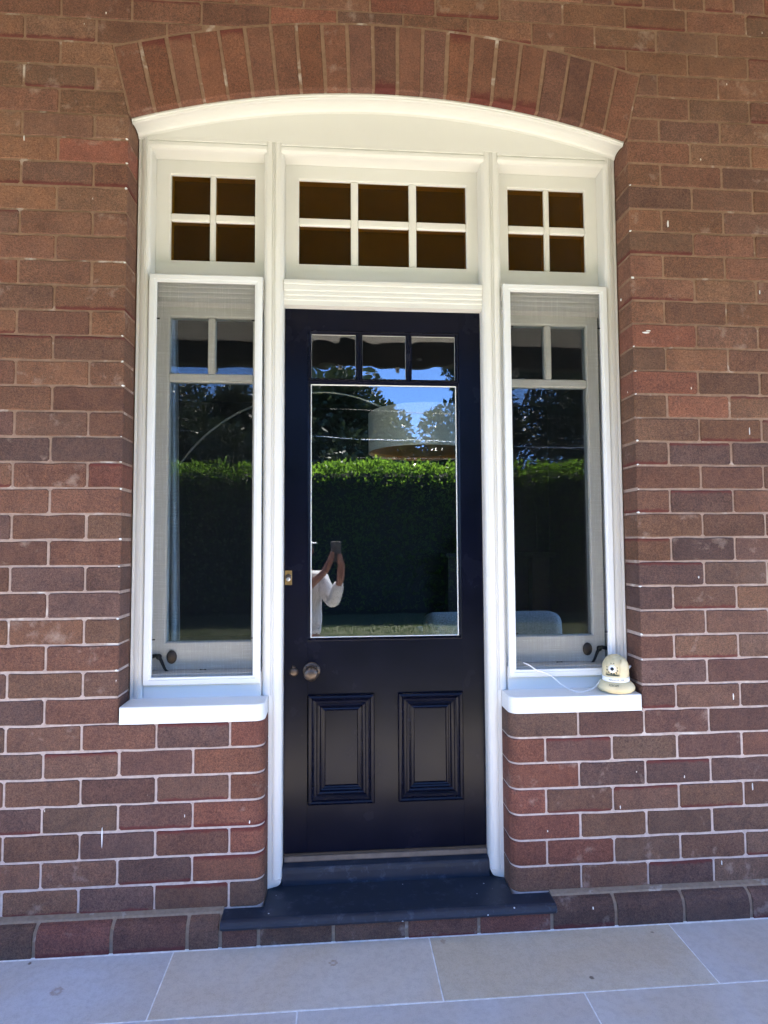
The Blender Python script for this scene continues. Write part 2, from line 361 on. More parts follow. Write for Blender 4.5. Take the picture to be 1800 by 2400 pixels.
PAL_UP = [(115, 81, 68), (116, 82, 68), (111, 78, 67), (107, 77, 67), (112, 82, 70), (116, 84, 70), (119, 84, 69), (110, 76, 66), (104, 75, 67), (113, 78, 67)]
PAL_LO = [(109, 80, 71), (105, 77, 71), (100, 75, 71), (110, 80, 70), (113, 83, 71), (106, 81, 73), (102, 73, 68), (112, 78, 69), (107, 82, 73), (97, 73, 70)]
REDS = [(122, 78, 67), (119, 75, 66), (124, 82, 69)]
def brick_col(x, k, red=.06):
    t = min(1, max(0, (k-8)/14)); tb = min(1, max(0, (k-17)/9)); up = random.random() < t; pal = PAL_UP if up else PAL_LO  # hue shift by height puts the light's tint into colour; upper bricks are paler
    c = random.choice(REDS) if random.random() < red else random.choice(pal)
    j = random.uniform(.92, 1.07)*(.97+.13*tb); c = s2l(tuple(min(255, v*j) for v in c))
    return (c[0]*1.0, c[1]*1.10, c[2]*1.06, 1)
def vary(pal, a, b):
    j = random.uniform(a, b); return s2l(tuple(q*j for q in random.choice(pal)))
def brick_poly(pts, depth=.102, bev=.0028, y=0.0):
    """brick whose front outline is pts [(x, z)] about its own centre; edges eased"""
    n = len(pts); cx = sum(p[0] for p in pts)/n; cz = sum(p[1] for p in pts)/n
    v = []
    for x, z in pts:                                   # front ring, eased ring, back ring
        d = math.hypot(x-cx, z-cz) or 1
        v.append((x-(x-cx)/d*bev*1.3, y, z-(z-cz)/d*bev*1.3))
    for x, z in pts: v.append((x, y+bev, z))
    for x, z in pts: v.append((x, y+depth, z))
    f = [tuple(range(n-1, -1, -1))]
    for r in range(2): f += [(r*n+i, r*n+(i+1) % n, (r+1)*n+(i+1) % n, (r+1)*n+i) for i in range(n)]
    return v, f
def rect_outline(L, hh, jit=.0017, cr=.0042):
    a, b = L/2, hh/2; p = []
    def J(): return random.uniform(-jit, jit)
    cs = [random.uniform(.5, 1.7)*cr for _ in range(4)]
    p += [(-a, -b+cs[0]), (-a+cs[0], -b)]
    ne = 3 if L > .15 else 1
    p += [(-a+(i+1)*L/(ne+1), -b+J()) for i in range(ne)]
    p += [(a-cs[1], -b), (a, -b+cs[1]), (a+J(), 0), (a, b-cs[2]), (a-cs[2], b)]
    p += [(a-(i+1)*L/(ne+1), b+J()) for i in range(ne)]
    p += [(-a+cs[3], b), (-a, b-cs[3]), (-a+J(), 0)]
    return p
HB = H - JT
def brick_mesh(L, nm='brick'):
    v, f = brick_poly(rect_outline(L, HB)); me = mesh(nm, v, f); me.materials.append(M['brick']); return me
FULL = [brick_mesh(BL-JT) for _ in range(7)]; HEAD = [brick_mesh(.12-JT) for _ in range(3)]
def bull_mesh(L, side):
    """corner brick with a round vertical edge; side = +1 when the round end is at +x"""
    r = .036; d = .11; a = L/2; pl = []                # plan outline (x, y)
    pl.append((-a, d)); pl.append((-a, .002)); pl.append((-a+.003, 0))
    for i in range(8):
        t = i/7*math.pi/2; pl.append((a-r+r*math.sin(t), r-r*math.cos(t)))
    pl.append((a, d)); pl = [(side*x, y) for x, y in pl]
    n = len(pl); b = HB/2; v = []
    for z, k in ((-b, .0025), (-b+.003, 0), (b-.003, 0), (b, .0025)):
        for x, y in pl: v.append((x-math.copysign(k*.5, x), y+(k if y < d*.9 else 0), z))
    f = [tuple(range(n-1, -1, -1)), tuple(range(3*n, 4*n))]
    for q in range(3): f += [(q*n+i, q*n+(i+1) % n, (q+1)*n+(i+1) % n, (q+1)*n+i) for i in range(n)]
    bm = bmesh.new(); vs = [bm.verts.new(p) for p in v]
    for q in f: bm.faces.new([vs[i] for i in q])
    me = bm_mesh(bm, 'brick'); me.materials.append(M['brick']); return me
ENDL = {(-1, 1): .235-JT/2, (-1, 0): .115-JT/2, (1, 1): .245-JT/2, (1, 0): .125-JT/2}     # (side, full) -> length at an opening
BULL = {k: bull_mesh(L, -k[0]) for k, L in ENDL.items()}
EDGE = {k: [brick_mesh(L) for _ in range(4)] for k, L in ENDL.items()}
def seen(x, z):
    d = Vector((x, 0, z)) - cam.location; d = cam.rotation_euler.to_matrix().transposed() @ d
    u, v = 900+1396.55*d.x/-d.z, 1200-1396.55*d.y/-d.z
    return -80 < u < 1880 and -30 < v < 2430
rest_v, rest_f, rest_c = [], [], []
nb = 0
def put_brick(me, x, z, col, name='brick', jy=None, rot=0.0):
    global nb
    y = random.uniform(-.0013, .0013) if jy is None else jy
    if seen(x, zv(z)):
        o = link(name, me, None, wall, (x, y, zv(z))); o.color = col; o.rotation_euler = (0, rot + random.gauss(0, .0022), 0); nb += 1
    else:
        b = len(rest_v); rest_v.extend([(p.co.x+x, p.co.y+y, p.co.z+zv(z)) for p in me.vertices])
        for q in me.polygons: rest_f.append(tuple(b+i for i in q.vertices)); rest_c.append(col)
def clipped(x0, x1, z0, z1, kind):
    """front outline of a brick cut by the arch, wall coordinates"""
    j = JT*.55
    if kind == 'skew':
        def ed(z): return XC + (XE-XC)*(z-31*H)/(34*H-31*H) + j
        s = 1 if x0+x1 > 0 else -1
        if s > 0:
            a0, a1 = max(x0, ed(z0)), max(x0, ed(z1))
            if x1-max(a0, a1) < .02: return None
            return [(a0, z0), (x1, z0), (x1, z1), (a1, z1)]
        a0, a1 = min(x1, -ed(z0)), min(x1, -ed(z1))
        if min(a0, a1)-x0 < .02: return None
        return [(x0, z0), (a0, z0), (a1, z1), (x0, z1)]
    bot = [(x, max(z0, extr(x)+j)) for x in np.linspace(x0, x1, 9)]
    bot = [(x, z) for x, z in bot if z1-z > .010]
    if len(bot) < 3: return None
    return bot + [(bot[-1][0], z1), (bot[0][0], z1)]
NK = 41
special = {}
for k in range(1, NK+1):
    z0, z1 = (k-1)*H + JT/2, k*H - JT/2; zc = (k-.5)*H
    ph = .905 if k % 2 else .785                      # joint phase
    if k == 38:
        x = -2.2
        while x < 2.2: put_brick(random.choice(HEAD), x, zc, brick_col(x, k)); x += .12
        continue
    n0 = math.floor((-2.3-ph)/BL); n1 = math.ceil((2.3-ph)/BL)
    for n in range(n0, n1):
        a, b = ph+n*BL, ph+(n+1)*BL; c = (a+b)/2
        lim = .42 if k <= 7 else (.90 if k <= 31 else None)
        red = .035
        if lim is not None:
            if a > -lim-.05 and b < lim+.05: continue
            if a <= -lim-.05 and b > -lim-.012:          # left end piece
                e = -lim; Lf = e-(a+JT/2); full = Lf > .18
                if Lf < .03: continue
                key = (-1, int(full)); xc_ = e-ENDL[key]/2
                if k <= 7: put_brick(BULL[key], xc_, zc, brick_col(c, k, .7 if 1 < k < 8 else .1), jy=0)
                else: put_brick(random.choice(EDGE[key]), xc_, zc, brick_col(c, k, .06))
                continue
            if b >= lim+.05 and a < lim+.012:               # right end piece
                Lf = (b-JT/2)-lim; full = Lf > .18
                if Lf < .03: continue
                key = (1, int(full)); xc_ = lim+ENDL[key]/2
                if k <= 7: put_brick(BULL[key], xc_, zc, brick_col(c, k, .7 if 1 < k < 8 else .1), jy=0)
                else: put_brick(random.choice(EDGE[key]), xc_, zc, brick_col(c, k, .06))
                continue
            put_brick(random.choice(FULL), c, zc, brick_col(c, k, red)); continue
        a2, b2 = a+JT/2, b-JT/2; pts = None
        if k <= 34:
            if abs(c) < XE and max(abs(a), abs(b)) < XE: continue
            if min(abs(a), abs(b)) < XE+.02 or a*b < 0: pts = clipped(a2, b2, z0, z1, 'skew')
            else: pts = 'full'
        else:
            if extr(min(abs(a), abs(b)) if a*b > 0 else 0) + JT < z0 or min(abs(a), abs(b)) > 1.1: pts = 'full'
            else: pts = clipped(a2, b2, z0, z1, 'arc')
        if pts is None: continue
        if pts == 'full': put_brick(random.choice(FULL), c, zc, brick_col(c, k)); continue
        mx = (min(p[0] for p in pts)+max(p[0] for p in pts))/2; mz = (min(p[1] for p in pts)+max(p[1] for p in pts))/2
        v, f = brick_poly([(x-mx, z-mz) for x, z in pts], bev=.002); me = mesh('brick', v, f); me.materials.append(M['brick'])
        put_brick(me, mx, mz, brick_col(mx, k))
# arch ring: 21 voussoirs on end
NV = 21; ti = math.asin(XC/IR); te = math.asin(XE/ER)
def ring_pt(u, r):   # u -1..1 along the ring, r 0 intrados .. 1 extrados
    xi, zi = IR*math.sin(u*ti), ICZ+IR*math.cos(u*ti); xe, ze = ER*math.sin(u*te), ECZ+ER*math.cos(u*te)
    return xi+(xe-xi)*r, zi+(ze-zi)*r
for i in range(NV):
    gj = .0062; u0 = -1+2*i/NV+gj*random.uniform(.8, 1.2); u1 = -1+2*(i+1)/NV-gj*random.uniform(.8, 1.2)
    if i == 0: u0 = -1+.002
    if i == NV-1: u1 = 1-.002
    pts = [ring_pt(u0, 0), ring_pt((u0+u1)/2, 0), ring_pt(u1, 0), ring_pt(u1+random.uniform(-.0012, .0012), .35), ring_pt(u1+random.uniform(-.0012, .0012), .7), ring_pt(u1, .985), ring_pt((u0+u1)/2, .985), ring_pt(u0, .985), ring_pt(u0+random.uniform(-.0012, .0012), .6), ring_pt(u0+random.uniform(-.0012, .0012), .3)]
    mx = sum(p[0] for p in pts)/len(pts); mz = sum(p[1] for p in pts)/len(pts)
    v, f = brick_poly([(x-mx, z-mz) for x, z in pts], depth=.112, bev=.004); me = mesh('arch_brick', v, f); me.materials.append(M['brick'])
    cc = vary([(126, 89, 74), (124, 88, 74), (120, 85, 72), (115, 83, 73), (129, 89, 72)], .94, 1.05)
    put_brick(me, mx, mz, cc+(1,), 'arch_brick')
# plinth course with a rounded shoulder, and its mortar fillet
def plinth_mesh(L, top=True):
    if top: pr = [(-FZ-.002, .02), (-FZ-.002, -.055), (-.045, -.055), (-.034, -.0545), (-.022, -.051), (-.012, -.044), (-.0045, -.034), (-.001, -.024), (-.001, .02)]
    else: pr = [(-FZ-.002, .02), (-FZ-.002, -.055), (-.033, -.055), (-.033, .02)]
    n = len(pr); v = [(-L/2, y, z) for z, y in pr] + [(L/2, y, z) for z, y in pr]
    f = [tuple(range(n)), tuple(range(2*n-1, n-1, -1))] + [(i, (i+1) % n, n+(i+1) % n, n+i) for i in range(n)]
    bm = bmesh.new(); vs = [bm.verts.new(p) for p in v]
    for q in f: bm.faces.new([vs[i] for i in q])
    bmesh.ops.bevel(bm, geom=[e for e in bm.edges if abs(e.verts[0].co.x-e.verts[1].co.x) < 1e-6], offset=.0018, segments=1, affect='EDGES')
    me = bm_mesh(bm, 'plinth_brick'); me.materials.append(M['brick']); return me
def plinth(js, top):
    for a, b in zip(js[:-1], js[1:]):
        c = vary([(112, 80, 70), (104, 80, 69), (116, 76, 67), (102, 79, 71)], .9, 1.04)
        o = link('plinth_brick', plinth_mesh(b-a-.011, top), None, wall, ((a+b)/2, random.uniform(-.001, .001), FZ)); o.color = c+(1,)
plinth([-1.845, -1.605, -1.365, -1.125, -.89, -.655, -.551], True)
plinth([-.551, -.43, -.19, .05, .29, .538], False)
plinth([.538, .76, 1.0, 1.24, 1.48, 1.72], True)
for (a, b, t) in ((-3.2, -.549, 1), (-.549, .549, 0), (.549, 3.2, 1)):
    pr = [(-FZ-.003, .01), (-FZ-.003, -.051), (-.040, -.051), (-.018, -.045), (-.004, -.026), (.0035, -.018), (.009, .002), (.009, .01)] if t else [(-FZ-.003, .01), (-FZ-.003, -.052), (-.036, -.052), (-.036, .01)]
    extrude('mortar_fillet', [(z+FZ, y) for z, y in pr], 'X', a, b, 'dirty', wall)
if rest_v:
    me = mesh('bricks_beyond', rest_v, rest_f); ca = me.color_attributes.new('c', 'FLOAT_COLOR', 'CORNER')
    mm = N('brick_beyond'); at = mm.n('ShaderNodeAttribute', attribute_name='c'); p_ = mm.pos()
    buf = []
    for q, c in zip(me.polygons, rest_c): buf += list(c)*len(q.vertices)
    ca.data.foreach_set('color', buf)
    mm.fin(mm.mix(mm.ramp(mm.noise(p_, 38, 4), [(.35, .5), (.7, 0)]), at.outputs['Color'], mm.mix(1.0, at.outputs['Color'], (.6, .58, .58), mode='MULTIPLY')), .88, mm.bump(mm.noise(p_, 300, 3), .8, .002), spec=.25)
    o = link('bricks_beyond', me, mm.m, wall); o['kind'] = 'stuff'
for i, (fx, fz0, fz1, fw) in enumerate([(-.9428, .2084, .2817, .0023), (1.047, 2.3647, 2.3907, .0036), (1.3358, 1.5919, 1.6188, .0015), (1.297, .3141, .3408, .0015), (.8087, .269, .2821, .0015), (1.1727, .0615, .079, .0015), (1.2371, .6344, .6585, .0023), (-.6798, .2986, .3096, .0015), (.9490, 1.962, 1.9685, .0150), (.9600, 1.9695, 1.9745, .0095), (1.3963, 2.1206, 2.1369, .0015), (-1.2463, 2.5866, 2.6048, .0023), (1.1219, 1.0675, 1.0767, .0023), (.5467, .2014, .2086, .0023), (-.4682, .2708, .2819, .0023), (.8595, 2.0804, 2.09, .0023)]):
    n_ = 9; pts_ = [(fw*math.cos(a)*random.uniform(.6, 1.1), (fz1-fz0)/2*math.sin(a)*random.uniform(.75, 1.1)) for a in np.linspace(0, 2*math.pi, n_, endpoint=False)]   # dried drips of white paint
    v, f = brick_poly(pts_, .004, .0006); link('paint_fleck', mesh('paint_fleck', v, f), 'white', wall, (fx, -.0026, zv((fz0+fz1)/2)))
for k in range(9, 31):                                  # paint dabs left at the bed joints along the reveals
    for sx in (-1, 1):
        if random.random() < .3: continue
        rr = random.uniform(.0016, .0042); pts_ = [(rr*random.uniform(.6, 1.3)*math.cos(a)*(1.6 if random.random() < .3 else 1), rr*random.uniform(.5, 1.0)*math.sin(a)) for a in np.linspace(0, 2*math.pi, 8, endpoint=False)]
        v, f = brick_poly(pts_, .005, .0006); link('paint_fleck', mesh('paint_fleck', v, f), 'white', wall, (sx*(.9025+random.uniform(0, .006)), -.0022, zv(k*H+random.uniform(-.003, .003))))
print('bricks as parts', nb)

# ================================================================== PORCH PAVING, LAWN
GZ = -.34
gv = []; n = 2
lawn = struct(link('lawn', mesh('lawn', [(-150, -200, GZ), (150, -200, GZ), (150, -1.9, GZ), (-150, -1.9, GZ)], [(0, 1, 2, 3)]), 'soil'))
porch = struct(box('porch_floor', -5, 5, -1.95, -.045, GZ-.05, -.0014, 'grout', None, 0))
pc = [s2l(c) for c in [(200, 194, 188), (202, 192, 180), (196, 191, 187), (203, 195, 183), (193, 187, 182)]]
rows = [(-.0640, -.3328, .122), (-.3372, -.740, -.287), (-.7444, -1.147, .122), (-1.1514, -1.554, -.287), (-1.5584, -1.955, .122)]
fixed = {(0, -1): s2l((198, 188, 178)), (0, 0): s2l((196, 187, 174)), (0, 1): s2l((192, 188, 187)), (0, -2): s2l((192, 191, 196)), (1, 0): s2l((192, 188, 188)), (1, 1): s2l((194, 190, 188)), (1, -1): s2l((194, 191, 193))}
for r, (ya, yb, ph) in enumerate(rows):
    for i in range(-6, 6):
        a = ph+i*.816
        if a < -4.9 or a > 4.1: continue
        o = box('paver', a+.0022, a+.816-.0022, yb, ya, -.03, random.uniform(-.0004, .0004), 'paver', porch, .0012)
        o.color = fixed.get((r, i), random.choice(pc)) + (1,)

# ================================================================== WHITE TIMBER FRAME
fr = thing('door_frame', 'cream painted timber door frame with curved head, side bays and amber fanlights', 'door frame', (0, .15, 0))
YB = .235
def stile(s, v0, v1):
    pr = [(.898, YB), (.898, .104), (.896, .1015), (.888, .1015), (.886, .106), (.882, .106), (.880, .0985), (.870, .0965), (.868, .1005), (.866, .0975), (.858, .1005), (.853, .1085), (.853, YB)]
    return extrude('stile', [(s*x, y) for x, y in pr], 'Z', zv(v0), zv(v1), 'cream', fr)
for s in (-1, 1): stile(s, .663, 2.715)
def mullion(s, v0, v1, inner=.372, outer=.445):
    wd = outer-inner; k = [(0, .118), (.004, .1085), (.012, .1015), (.022, .0985), (.030, .0985), (.0315, .1025), (.034, .1025), (.0355, .0985)]
    pr = [(inner+t, y) for t, y in k] + [(outer-t, y) for t, y in reversed(k)]
    pr = [(inner, YB)] + pr + [(outer, YB)]
    return extrude('mullion', [(s*x, y) for x, y in pr], 'Z', zv(v0), zv(v1), 'cream', fr)
for s in (-1, 1):
    mullion(s, .6645, 2.694)
    # lower post, narrower, with its foot cut to a curve
    k = [(.372, YB), (.372, .118), (.376, .1085), (.384, .1015), (.394, .0985), (.402, .0985), (.4035, .1025), (.406, .1025), (.4075, .0985), (.4195, .0985), (.4195, YB)]
    extrude('post', [(s*x, y) for x, y in k], 'Z', zv(.030), zv(.6645), 'cream', fr)
    pf = [(s*.376, .10), (s*.4195, .0985), (s*.4195, .118), (s*.376, .118)]
    bm = bmesh.new(); rows_ = []
    for i in range(6):
        t = i/5*math.pi/2; zz = .030-.028*math.sin(t); ins = .034*(1-math.cos(t))
        rows_.append([bm.verts.new((s*(.3725+ins*.9), .099+.010*(1-math.cos(t)), zv(zz))), bm.verts.new((s*.4195, .099, zv(zz))), bm.verts.new((s*.4195, .125, zv(zz))), bm.verts.new((s*(.3725+ins*.9), .125, zv(zz)))])
    for a, b in zip(rows_[:-1], rows_[1:]):
        for q in range(4): bm.faces.new((a[q], a[(q+1) % 4], b[(q+1) % 4], b[q]))
    bm.faces.new(rows_[0]); bm.faces.new(rows_[-1])
    link('post_foot', bm_mesh(bm, 'post_foot'), 'cream', fr)
# head bead over each bay
for a, b in ((-.853, -.445), (-.372, .372), (.445, .853)):
    pr = [(2.692, YB), (2.692, .1000), (2.690, .0975), (2.681, .0975), (2.679, .1020), (2.675, .1020), (2.673, .0970), (2.662, .0985), (2.654, .1045), (2.652, .1120), (2.652, YB)]
    extrude('head_bead', [(zv(z), y) for z, y in pr], 'X', a-.010, b+.010, 'cream', fr)
# rail between fanlights and lower bays: ribbed
def rail(a, b):
    pr = [(2.188, YB), (2.188, .168), (2.176, .112), (2.175, .1065), (2.168, .1050), (2.160, .1050), (2.158, .1100), (2.150, .1085), (2.138, .1085), (2.136, .1135), (2.128, .1120), (2.121, .1120), (2.119, .1170), (2.111, .1150), (2.104, .1150), (2.102, .1200), (2.084, .1180), (2.083, YB)]
    return extrude('transom_rail', [(zv(z), y) for z, y in pr], 'X', a, b, 'cream', fr)
for a, b in ((-.8535, -.4445), (-.3725, .3725), (.4445, .8535)): rail(a, b)
# curved head panel and cove moulding under the arch
def cov(x): return 2.828 - (3.18 - math.sqrt(3.18**2 - x*x)) - (.0)
X_ = np.linspace(-.897, .897, 49)
bm = bmesh.new(); lo = []; hi = []; lob = []; hib = []
for x in X_:
    lo.append(bm.verts.new((x, .0975, zv(2.6905)))); hi.append(bm.verts.new((x, .0975, zv(cov(x)+.004)))); lob.append(bm.verts.new((x, YB, zv(2.6905)))); hib.append(bm.verts.new((x, YB, zv(cov(x)+.004))))
for i in range(len(X_)-1):
    for A_, B_ in ((lo, hi), (hi, hib), (hib, lob), (lob, lo)): bm.faces.new((A_[i], A_[i+1], B_[i+1], B_[i]))
link('head_panel', bm_mesh(bm, 'head_panel'), 'cream', fr)
cp = [(.118, .006), (.024, .006), (.022, .003), (.022, -.003), (.026, -.005), (.027, -.009), (.034, -.010), (.044, -.006), (.060, -.0035), (.076, -.004), (.088, -.007), (.094, -.012), (.0965, -.018), (.118, -.018)]
bm = bmesh.new(); st = []
for x in X_:
    top = min(intr(x), cov(x)+.012)
    st.append([bm.verts.new((x, y, zv(top - .004 + dz))) for y, dz in cp])
for a, b in zip(st[:-1], st[1:]):
    for i in range(len(cp)): bm.faces.new((a[i], a[(i+1) % len(cp)], b[(i+1) % len(cp)], b[i]))
bm.faces.new(st[0]); bm.faces.new(st[-1])
link('cove_moulding', bm_mesh(bm, 'cove_moulding'), 'cream', fr)
# bottom rail under each side bay
for s in (-1, 1):
    a, b = sorted((s*.4455, s*.8525)); box('bottom_rail', a, b, .1035, YB, zv(.650), zv(.7475), 'cream', fr, .002)
# fanlights: sash, bars, amber panes
def sash_bars(parent, ox0, ox1, oz0, oz1, xs, zs, y0, y1, mat, bead=.0045, gy=.014):
    """frame and glazing bars round a grid of panes; xs, zs are the pane edges [(a, b)...] in wall coordinates"""
    cx, cz = (ox0+ox1)/2, zv((oz0+oz1)/2); b = bead
    lay = [(ox0, ox1, zv(oz0), zv(oz1), y1), (ox0, ox1, zv(oz0), zv(oz1), y0), (xs[0][0]-b, xs[-1][1]+b, zv(zs[0][0])-b, zv(zs[-1][1])+b, y0), (xs[0][0]-b*.4, xs[-1][1]+b*.4, zv(zs[0][0])-b*.4, zv(zs[-1][1])+b*.4, y0+b*.35),
           (xs[0][0], xs[-1][1], zv(zs[0][0]), zv(zs[-1][1]), y0+b*1.2), (xs[0][0], xs[-1][1], zv(zs[0][0]), zv(zs[-1][1]), y1), (ox0, ox1, zv(oz0), zv(oz1), y1)]
    bm = bmesh.new(); rg = [[bm.verts.new((x-cx, y, z-cz)) for x, z in ((a, c), (e, c), (e, d), (a, d))] for a, e, c, d, y in lay[:-1]]
    rg.append(rg[0])
    for p, q in zip(rg[:-1], rg[1:]):
        for i in range(4): bm.faces.new((p[i], p[(i+1) % 4], q[(i+1) % 4], q[i]))
    link('sash_frame', bm_mesh(bm, 'sash_frame'), mat, parent, (cx, 0, cz))
def bars(parent, xs, zs, y0, y1, mat, bead=.0045):
    for (a, b), (c, d) in zip(xs[:-1], xs[1:]): box('glazing_bar', b, c, y0+.001, y1-.002, zv(zs[0][0]), zv(zs[-1][1]), mat, parent, bead)
    for (a, b), (c, d) in zip(zs[:-1], zs[1:]):
        for (x0, x1) in xs: box('glazing_bar', x0-.001, x1+.001, y0+.0016, y1-.003, zv(b), zv(d-(d-c)), mat, parent, bead)
def pane(parent, x0, x1, z0, z1, y, mat, e=.004):
    return box('pane', x0-e, x1+e, y, y+.003, zv(z0)-e, zv(z1)+e, mat, parent, 0)
ZF = [(2.2655, 2.4165), (2.4465, 2.5955)]
for (ox0, ox1, xs_) in ((-.8525, -.4455, [(-.799, -.655), (-.634, -.487)]), (-.3715, .3715, [(-.321, -.123), (-.095, .102), (.131, .327)]), (.4455, .8525, [(.494, .639), (.660, .804)])):
    fs = bpy.data.objects.new('fanlight', None); COL.objects.link(fs); fs.parent = fr; fs.location = (0, 0, 0)
    sash_bars(fs, ox0, ox1, 2.186, 2.6515, xs_, ZF, .168, .212, 'cream')
    bars(fs, xs_, ZF, .168, .212, 'cream')
    for xa, xb in xs_:
        for za, zb in ZF: pane(fs, xa, xb, za, zb, .181, 'amber')

# ================================================================== SILLS
def sill(s, label):
    bm = bmesh.new(); r = .034; y0 = -.004; pl = []
    for i in range(9):
        t = i/8*math.pi/2; pl.append((.4215+r-r*math.sin(t), y0+r-r*math.cos(t)))
    pl = [(.4215, .103)] + pl[::-1] + [(.8945, y0), (.8945, .103)]
    n = len(pl); rings = []
    for z, k in ((.6065, 0), (.6595, 0), (.6618, .0012), (.6628, .003)):
        rings.append([bm.verts.new((s*(x+(k if x < .5 and y < .09 else 0)), y+(k if y < .09 else 0), zv(z + (.0015 if y > .09 and z > .65 else 0)))) for x, y in pl])
    for a, b in zip(rings[:-1], rings[1:]):
        for i in range(n): bm.faces.new((a[i], a[(i+1) % n], b[(i+1) % n], b[i]))
    bm.faces.new(rings[0]); bm.faces.new(rings[-1])
    return tag(link('window_sill', bm_mesh(bm, 'window_sill'), 'white'), label, 'sill', 'white window sills')
sill(-1, 'white painted window sill with bare top, below the curtained window')
sill(1, 'white painted window sill carrying the beige security camera')

# ================================================================== CASEMENT WINDOWS
def casement(s, label):
    t = thing('casement_window', label, 'window', (s*.65, .19, zv(.749)), 'side casement windows')
    xs_ = sorted([tuple(sorted((s*.797, s*.657))), tuple(sorted((s*.631, s*.491)))]); bx = (xs_[0][0], xs_[-1][1])
    a, b = sorted((s*.843, s*.4555)); y0, y1 = .165, .205
    sash_bars(t, a, b, .749, 2.106, xs_, [(.846, 1.803), (1.834, 2.048)], y0, y1, 'sash')
    box('glazing_bar', xs_[0][1], xs_[1][0], y0+.001, y1-.002, zv(1.834), zv(2.048), 'sash', t, .0045)
    box('rail', bx[0]-.001, bx[1]+.001, y0+.0008, y1, zv(1.803), zv(1.834), 'sash', t, .0045)
    for xa, xb in xs_: pane(t, xa, xb, 1.834, 2.048, .182, 'wglass')
    pane(t, bx[0], bx[1], .846, 1.803, .182, 'wglass')
    # oval pull
    k = link('knob', mesh('knob', *ellipsoid(.0185, .010, .0245, 14, 8), True), 'bronze', t, (s*.772, .160, zv(.795)))
    # casement stay: pivot, arm, hook
    st_ = tube('stay', [(s*.846, .156, zv(.797)), (s*.816, .152, zv(.799)), (s*.790, .150, zv(.751)), (s*.772, .149, zv(.742)), (s*.770, .149, zv(.732)), (s*.790, .149, zv(.724))], [.0075, .0065, .0045, .0035, .0035, .003], 'black', t, 8, sub=8)
    link('pivot', mesh('pivot', *ellipsoid(.0105, .010, .0105, 12, 8), True), 'black', st_, (s*.815, .152, zv(.798)))
    x = s*.6605
    tube('catch', [(x-.012, .157, zv(.722)), (x-.009, .157, zv(.749)), (x+.009, .157, zv(.749)), (x+.012, .157, zv(.722))], .0026, 'black', t, 8, smooth_path=False)
    return t
def ellipsoid(rx, ry, rz, nu=14, nv=8):
    v = [(0, 0, -rz)]; f = []
    for j in range(1, nv):
        p = -math.pi/2+math.pi*j/nv
        for i in range(nu): a = 2*math.pi*i/nu; v.append((rx*math.cos(p)*math.cos(a), ry*math.cos(p)*math.sin(a), rz*math.sin(p)))
    v.append((0, 0, rz))
    for i in range(nu): f.append((0, 1+(i+1) % nu, 1+i)); f.append((len(v)-1, 1+(nv-2)*nu+i, 1+(nv-2)*nu+(i+1) % nu))
    for j in range(nv-2):
        for i in range(nu): f.append((1+j*nu+i, 1+j*nu+(i+1) % nu, 1+(j+1)*nu+(i+1) % nu, 1+(j+1)*nu+i))
    return v, f
casement(-1, 'grey-white casement window with pale curtain behind, on the lock side of the door')
casement(1, 'grey-white casement window behind the screen above the beige security camera')

# ================================================================== INSECT SCREENS
def screen(s, label):
    t = thing('insect_screen', label, 'screen', (s*.648, .095, zv(.711)), 'white framed insect screens')
    a, b = sorted((s*.4475, s*.8490)); i0, i1 = sorted((s*.4735, s*.8225))
    pr = lambda u0, u1, y=.085: [(u0, .1), (u0, y+.002), (u0+.002, y), (u1-.010, y), (u1-.008, y+.003), (u1-.001, y+.003), (u1, y+.004), (u1, .1)]
    ring_frame('frame', a, b, zv(.711), zv(2.173), [(0, .1025), (0, .088), (.002, .0865), (.017, .0865), (.0185, .0895), (.0255, .0895), (.0265, .091), (.0265, .1025), (0, .1025)], 'white', t)
    box('insect_mesh', i0-.004, i1+.004, .0965, .0968, zv(.7345), zv(2.1495), 'mesh', t, 0)
    for zz in (.868, 2.012):
        for xx, d in ((i0, 1), (i1, -1)):
            lo_, hi_ = sorted((xx+d*.0005, xx+d*.011)); box('clip', lo_, hi_, .0925, .0958, zv(zz)-.0025, zv(zz)+.0025, 'black', t, .0008)
    return t
screen(-1, 'white aluminium insect screen over the curtained window')
screen(1, 'white aluminium insect screen over the window above the beige security camera')

# ================================================================== FRONT DOOR
dr = thing('front_door', 'navy blue painted front door with glass panes and two moulded lower panels', 'door', (0, .17, zv(.09)))
Y0, Y1 = .155, .195
D1 = [(-.273, -.105), (-.081, .085), (.107, .275)]; DZ = (1.822, 1.991); BZ = (.856, 1.798)
box('stile', -.3705, -.286, Y0, Y1, zv(.091), zv(2.098), 'navy', dr, .0006)
box('stile', .288, .3705, Y0, Y1, zv(.091), zv(2.098), 'navy', dr, .0006)
box('top_rail', -.286, .288, Y0+.0002, Y1, zv(2.003), zv(2.098), 'navy', dr, 0)
box('lock_rail', -.286, .288, Y0+.0002, Y1, zv(.646), zv(.843), 'navy', dr, 0)
box('bottom_rail', -.286, .288, Y0+.0002, Y1, zv(.091), zv(.262), 'navy', dr, 0)
box('muntin', -.0445, .0485, Y0+.0002, Y1, zv(.262), zv(.646), 'navy', dr, 0)
box('glazing_rail', -.286, .288, Y0+.004, Y1-.004, zv(1.7995), zv(1.8205), 'navy', dr, .003)
for (a, b), (c, d) in zip(D1[:-1], D1[1:]): box('glazing_bar', b, c, Y0+.004, Y1-.004, zv(1.8205), zv(2.003), 'navy', dr, .003)
